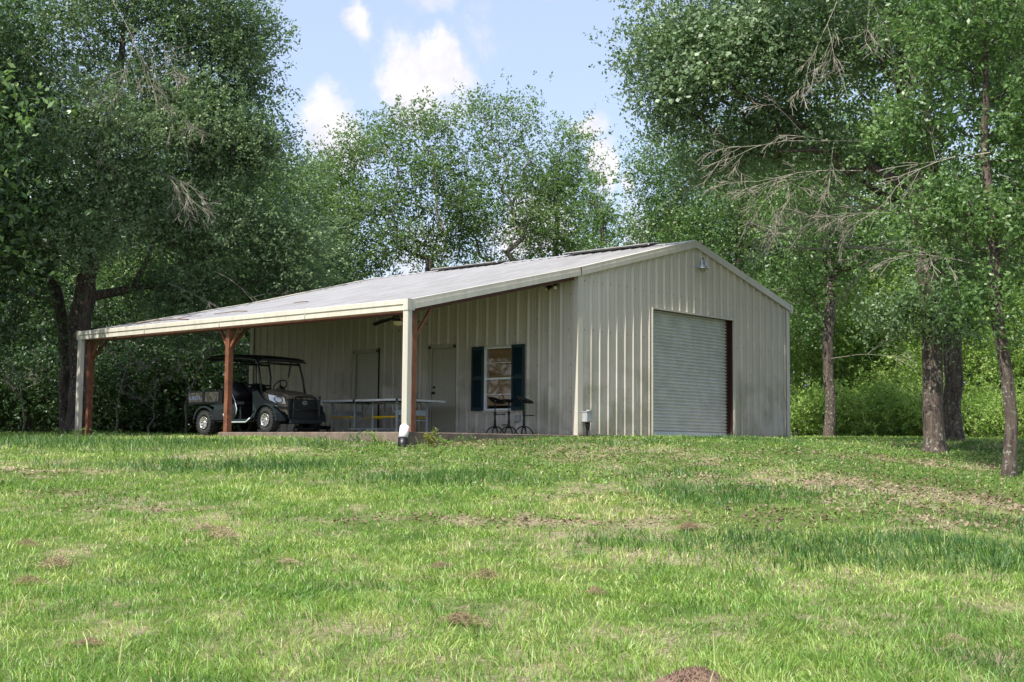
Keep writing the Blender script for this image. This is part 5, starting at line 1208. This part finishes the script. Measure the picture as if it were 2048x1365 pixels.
def bush(seed, leaf, h, rr_, n, per, ls):
    rs = np.random.default_rng(seed)
    lb = [(rs.normal(0, rr_*.4), rs.normal(0, rr_*.4), h*(.25+.55*rs.random()), rr_*.6, rr_*.6, h*.28, 1) for _ in range(6)]+[(0, 0, h*.16, rr_*.95, rr_*.95, h*.16, 1.6)]
    return make_tree('bush', seed, [(0, 0, -.2), (0, 0, h*.3), (.05, 0, h*.55)], .05, lb, n, per, .26*rr_/1.2, ls, leaf, step=.3)
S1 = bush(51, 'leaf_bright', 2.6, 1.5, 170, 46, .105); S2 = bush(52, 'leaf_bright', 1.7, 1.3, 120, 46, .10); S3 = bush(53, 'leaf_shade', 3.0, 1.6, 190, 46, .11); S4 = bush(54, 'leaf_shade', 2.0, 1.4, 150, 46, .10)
used = set()
def inst(src, b, d, s, rz, lab, cat, grp, sz=None):
    o = src if src.name not in used else copy_tree(src)
    used.add(src.name)
    if o is src: used.add(src.name)
    put(o, b, d, s, rz, sz=sz); tag(o, lab, cat, grp); return o
rq = random.Random(77)
# far ring of woods
b = 22.0
k = 0
while b < 77:
    for d0 in (60, 70):
        mid = 37 < b < 55
        bb = b+rq.uniform(-.5, .5)+(1.0 if d0 == 70 else 0); d = d0+rq.uniform(-3, 3)
        src = (FB if mid else rq.choice((FA, FC) if b < 37 else (FA, FB, FA)))
        s = rq.uniform(.85, 1.05)*((.80 if b < 44 else .60) if mid and src is FB else 1.0)
        if d0 == 70: s *= 1.12 if not mid else .95
        left = b < 37
        lab = ('far tree in the low dim green row seen above the lean-to roof' if mid else ('one of the far trees in the woods left of the building' if left else 'one of the far trees in the woods right of the building'))
        inst(src, bb, d, s, rq.uniform(0, 6.28), lab, 'tree', 'far woods ' + ('behind the roof' if mid else ('at the left' if left else 'at the right')))
    b += 2.0
    k += 1
ORD = ['first', 'second', 'third', 'fourth', 'fifth', 'sixth', 'seventh', 'eighth', 'ninth', 'tenth']
# bushy understorey behind the lean-to and left of it
for i in range(20):
    b = 24.0+i*.86+rq.uniform(-.25, .25); d = rq.uniform(43.5, 46.5) if i % 2 else rq.uniform(46.5, 51)
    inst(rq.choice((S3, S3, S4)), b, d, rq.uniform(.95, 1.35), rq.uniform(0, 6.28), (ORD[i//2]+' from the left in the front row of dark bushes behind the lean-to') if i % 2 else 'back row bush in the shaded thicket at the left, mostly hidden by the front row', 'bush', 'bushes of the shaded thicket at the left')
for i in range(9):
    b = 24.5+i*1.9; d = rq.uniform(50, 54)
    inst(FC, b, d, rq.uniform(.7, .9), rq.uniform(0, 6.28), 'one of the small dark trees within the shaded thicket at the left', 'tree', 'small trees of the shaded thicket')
for i in range(18):
    b = 60.2+i*.72+rq.uniform(-.2, .2); d = (rq.uniform(47, 50) if i % 2 else rq.uniform(50.5, 54))
    inst(rq.choice((S1, S1, S2)), b, d, rq.uniform(.85, 1.15), rq.uniform(0, 6.28), (ORD[i//2]+' from the left in the front row of sunlit bushes right of the building') if i % 2 == 1 else 'back row sunlit bush at the right, mostly hidden by the front row', 'bush', 'sunlit bushes at the right')
for i in range(8):
    b = 62.5+i*1.6; d = rq.uniform(53, 57)
    inst(FB, b, d, rq.uniform(.8, 1.1), rq.uniform(0, 6.28), 'one of the small leafy trees behind the sunlit bushes at the right', 'tree', 'small trees behind the sunlit bushes')
for i in range(12):
    inst(S4, 24+i*1.35, rq.uniform(53, 57), 1.5, rq.uniform(0, 6), 'low dark bush deep in the shaded thicket at the left', 'bush', 'low bushes deep in the thicket')
def sapling(seed, b, d, h, lab, lean=.2):
    root = empty('bare_sapling'); mb = MB(); rs = random.Random(seed)
    pts_ = [(lean*h*(i/7)**2+rs.gauss(0, .04), rs.gauss(0, .04), h*i/7) for i in range(8)]
    mb.tube(pts_, [.035*(1-.8*i/7) for i in range(8)], 6, True, False); mb.build('trunk', M['barkgrey'], root, fix=False)
    for i in range(3, 8):
        mb = MB(); dead_branches(seed+i, [(pts_[i], (rs.uniform(-1, 1), rs.uniform(-1, .3), .4), 1)], h*.33, mb, .013, 2, .1); mb.build('branch', M['deadtwig'], root, fix=False)
    put(root, b, d); tag(root, lab, 'sapling', 'bare saplings in the left thicket')
sapling(61, 31.6, 42.2, 3.0, 'bare pale sapling leaning right in the thicket beside the far porch post')
sapling(62, 34.4, 41.6, 3.4, 'bare grey sapling behind the cargo bed of the utility vehicle', .35)
sapling(63, 27.9, 42.0, 2.4, 'short bare sapling in the thicket left of the thick oak trunk', -.2)
sapling(64, 33.0, 42.6, 2.0, 'smallest bare sapling, in the middle of the open lean-to bay', .1)
# crowns at and past the frame edges, the far left ones added for shade
for (src, b, d, s, lab) in ((FA, 74.5, 30, 1.15, 'leafy tree just past the right edge beside the slender oak'), (FC, 24.6, 36, 1.25, 'leafy tree at the left edge beside the big oaks'), (FA, 21.5, 32, 1.25, 'leafy tree past the left edge of the lawn'), (FC, 15, 33, 1.4, 'dense unseen tree added farther past the left edge to shade the lawn')):
    inst(src, b, d, s, 1.0, lab, 'tree', None)
inst(FC, 17.0, 27.5, 1.05, 2.0, 'unseen leafy tree added past the left edge to shade the ground by the lean-to', 'tree', None)  # unseen tree added so its shade darkens the lean-to side

for i in range(12):      # unseen trees added to shut out the low western and southern sky
    b = 236+i*8.0
    inst((FA, FC)[i % 2], b, 64+5*(i % 3), 1.0, i*.9, 'one of the unseen trees added behind the viewpoint to block low sky', 'tree', 'unseen trees added to block low sky')
# ------------------------------------------------------------------ weeds at the slab
def weed(name, seed, h, rad, n, leaf, lsize, stems=7):
    rs = random.Random(seed); mb = MB(); cs = []
    for i in range(stems):
        a = rs.uniform(0, 6.28); l_ = rs.uniform(.5, 1); p = [(0, 0, 0)]
        for j in range(1, 6):
            q = j/5; p.append((math.cos(a)*rad*l_*q**1.3+rs.gauss(0, .01), math.sin(a)*rad*l_*q**1.3+rs.gauss(0, .01), h*l_*q*(1-.2*q)))
            for _ in range(max(1, int(n/stems/5))): cs.append((p[-1][0]+rs.gauss(0, .03), p[-1][1]+rs.gauss(0, .03), p[-1][2]+rs.gauss(0, .02)))
        mb.tube(p, [.004, .0035, .003, .0025, .002, .0015], 4)
    root = empty(name); mb.build('stem', M['leaf_mid'], root, fix=False)
    r = np.random.default_rng(seed); c = np.array(cs); nr = r.normal(size=(len(c), 3)); nr[:, 2] += .8; nr /= np.linalg.norm(nr, axis=1)[:, None]
    v, f = leaf_quads(c, nr, lsize*(.6+.8*r.random(len(c))), r, .5); np_mesh('foliage', v, f, M[leaf], root); return root
for (x, y, h, rad, n, leaf, ls, sc, lab) in [(-4.75, -.42, .42, .20, 260, 'leaf_yellow', .05, 1, 'yellow green weed growing against the foot of the front porch post'),
        (-4.35, -.45, .20, .28, 320, 'leaf_bright', .035, 1, 'low green weed patch right of the front porch post'), (-5.35, .35, .32, .22, 220, 'leaf_bright', .035, 1, 'leafy weed left of the downspout at the front porch post'),
        (-5.30, .95, .24, .25, 220, 'leaf_mid', .035, 1, 'low leafy weed against the slab edge, left of the front porch post'), (-5.3, 2.1, .14, .25, 160, 'leaf_mid', .03, 1, 'small weed tuft along the middle of the slab edge'),
        (-3.6, -.30, .16, .22, 90, 'leaf_mid', .035, 1, 'arching weed in front of the nearer personnel door'), (-1.55, -.3, .12, .2, 60, 'leaf_bright', .03, 1, 'thin arching weed in front of the bar stools'),
        (.25, -.38, .13, .24, 160, 'leaf_shade', .03, 1, 'dark weed at the foot of the electrical box'), (7.9, -.25, .10, .3, 220, 'leaf_shade', .03, 1, 'dark low weed along the wall near the right corner'),
        (6.2, -.25, .10, .25, 180, 'leaf_shade', .03, 1, 'low weed at the right foot of the roller door'), (-5.25, 11.2, .28, .45, 420, 'leaf_bright', .045, 1, 'wide green weed patch at the foot of the far porch post'), (-4.6, 10.6, .22, .4, 300, 'leaf_mid', .045, 1, 'low weed patch just right of the far porch post')]:
    o = weed('weed', int(abs(x*100+y*10))+3, h, rad, n, leaf, ls); o.location = (x, y, float(zg(x, y))-.01); tag(o, lab, 'weed', 'weeds along the building')
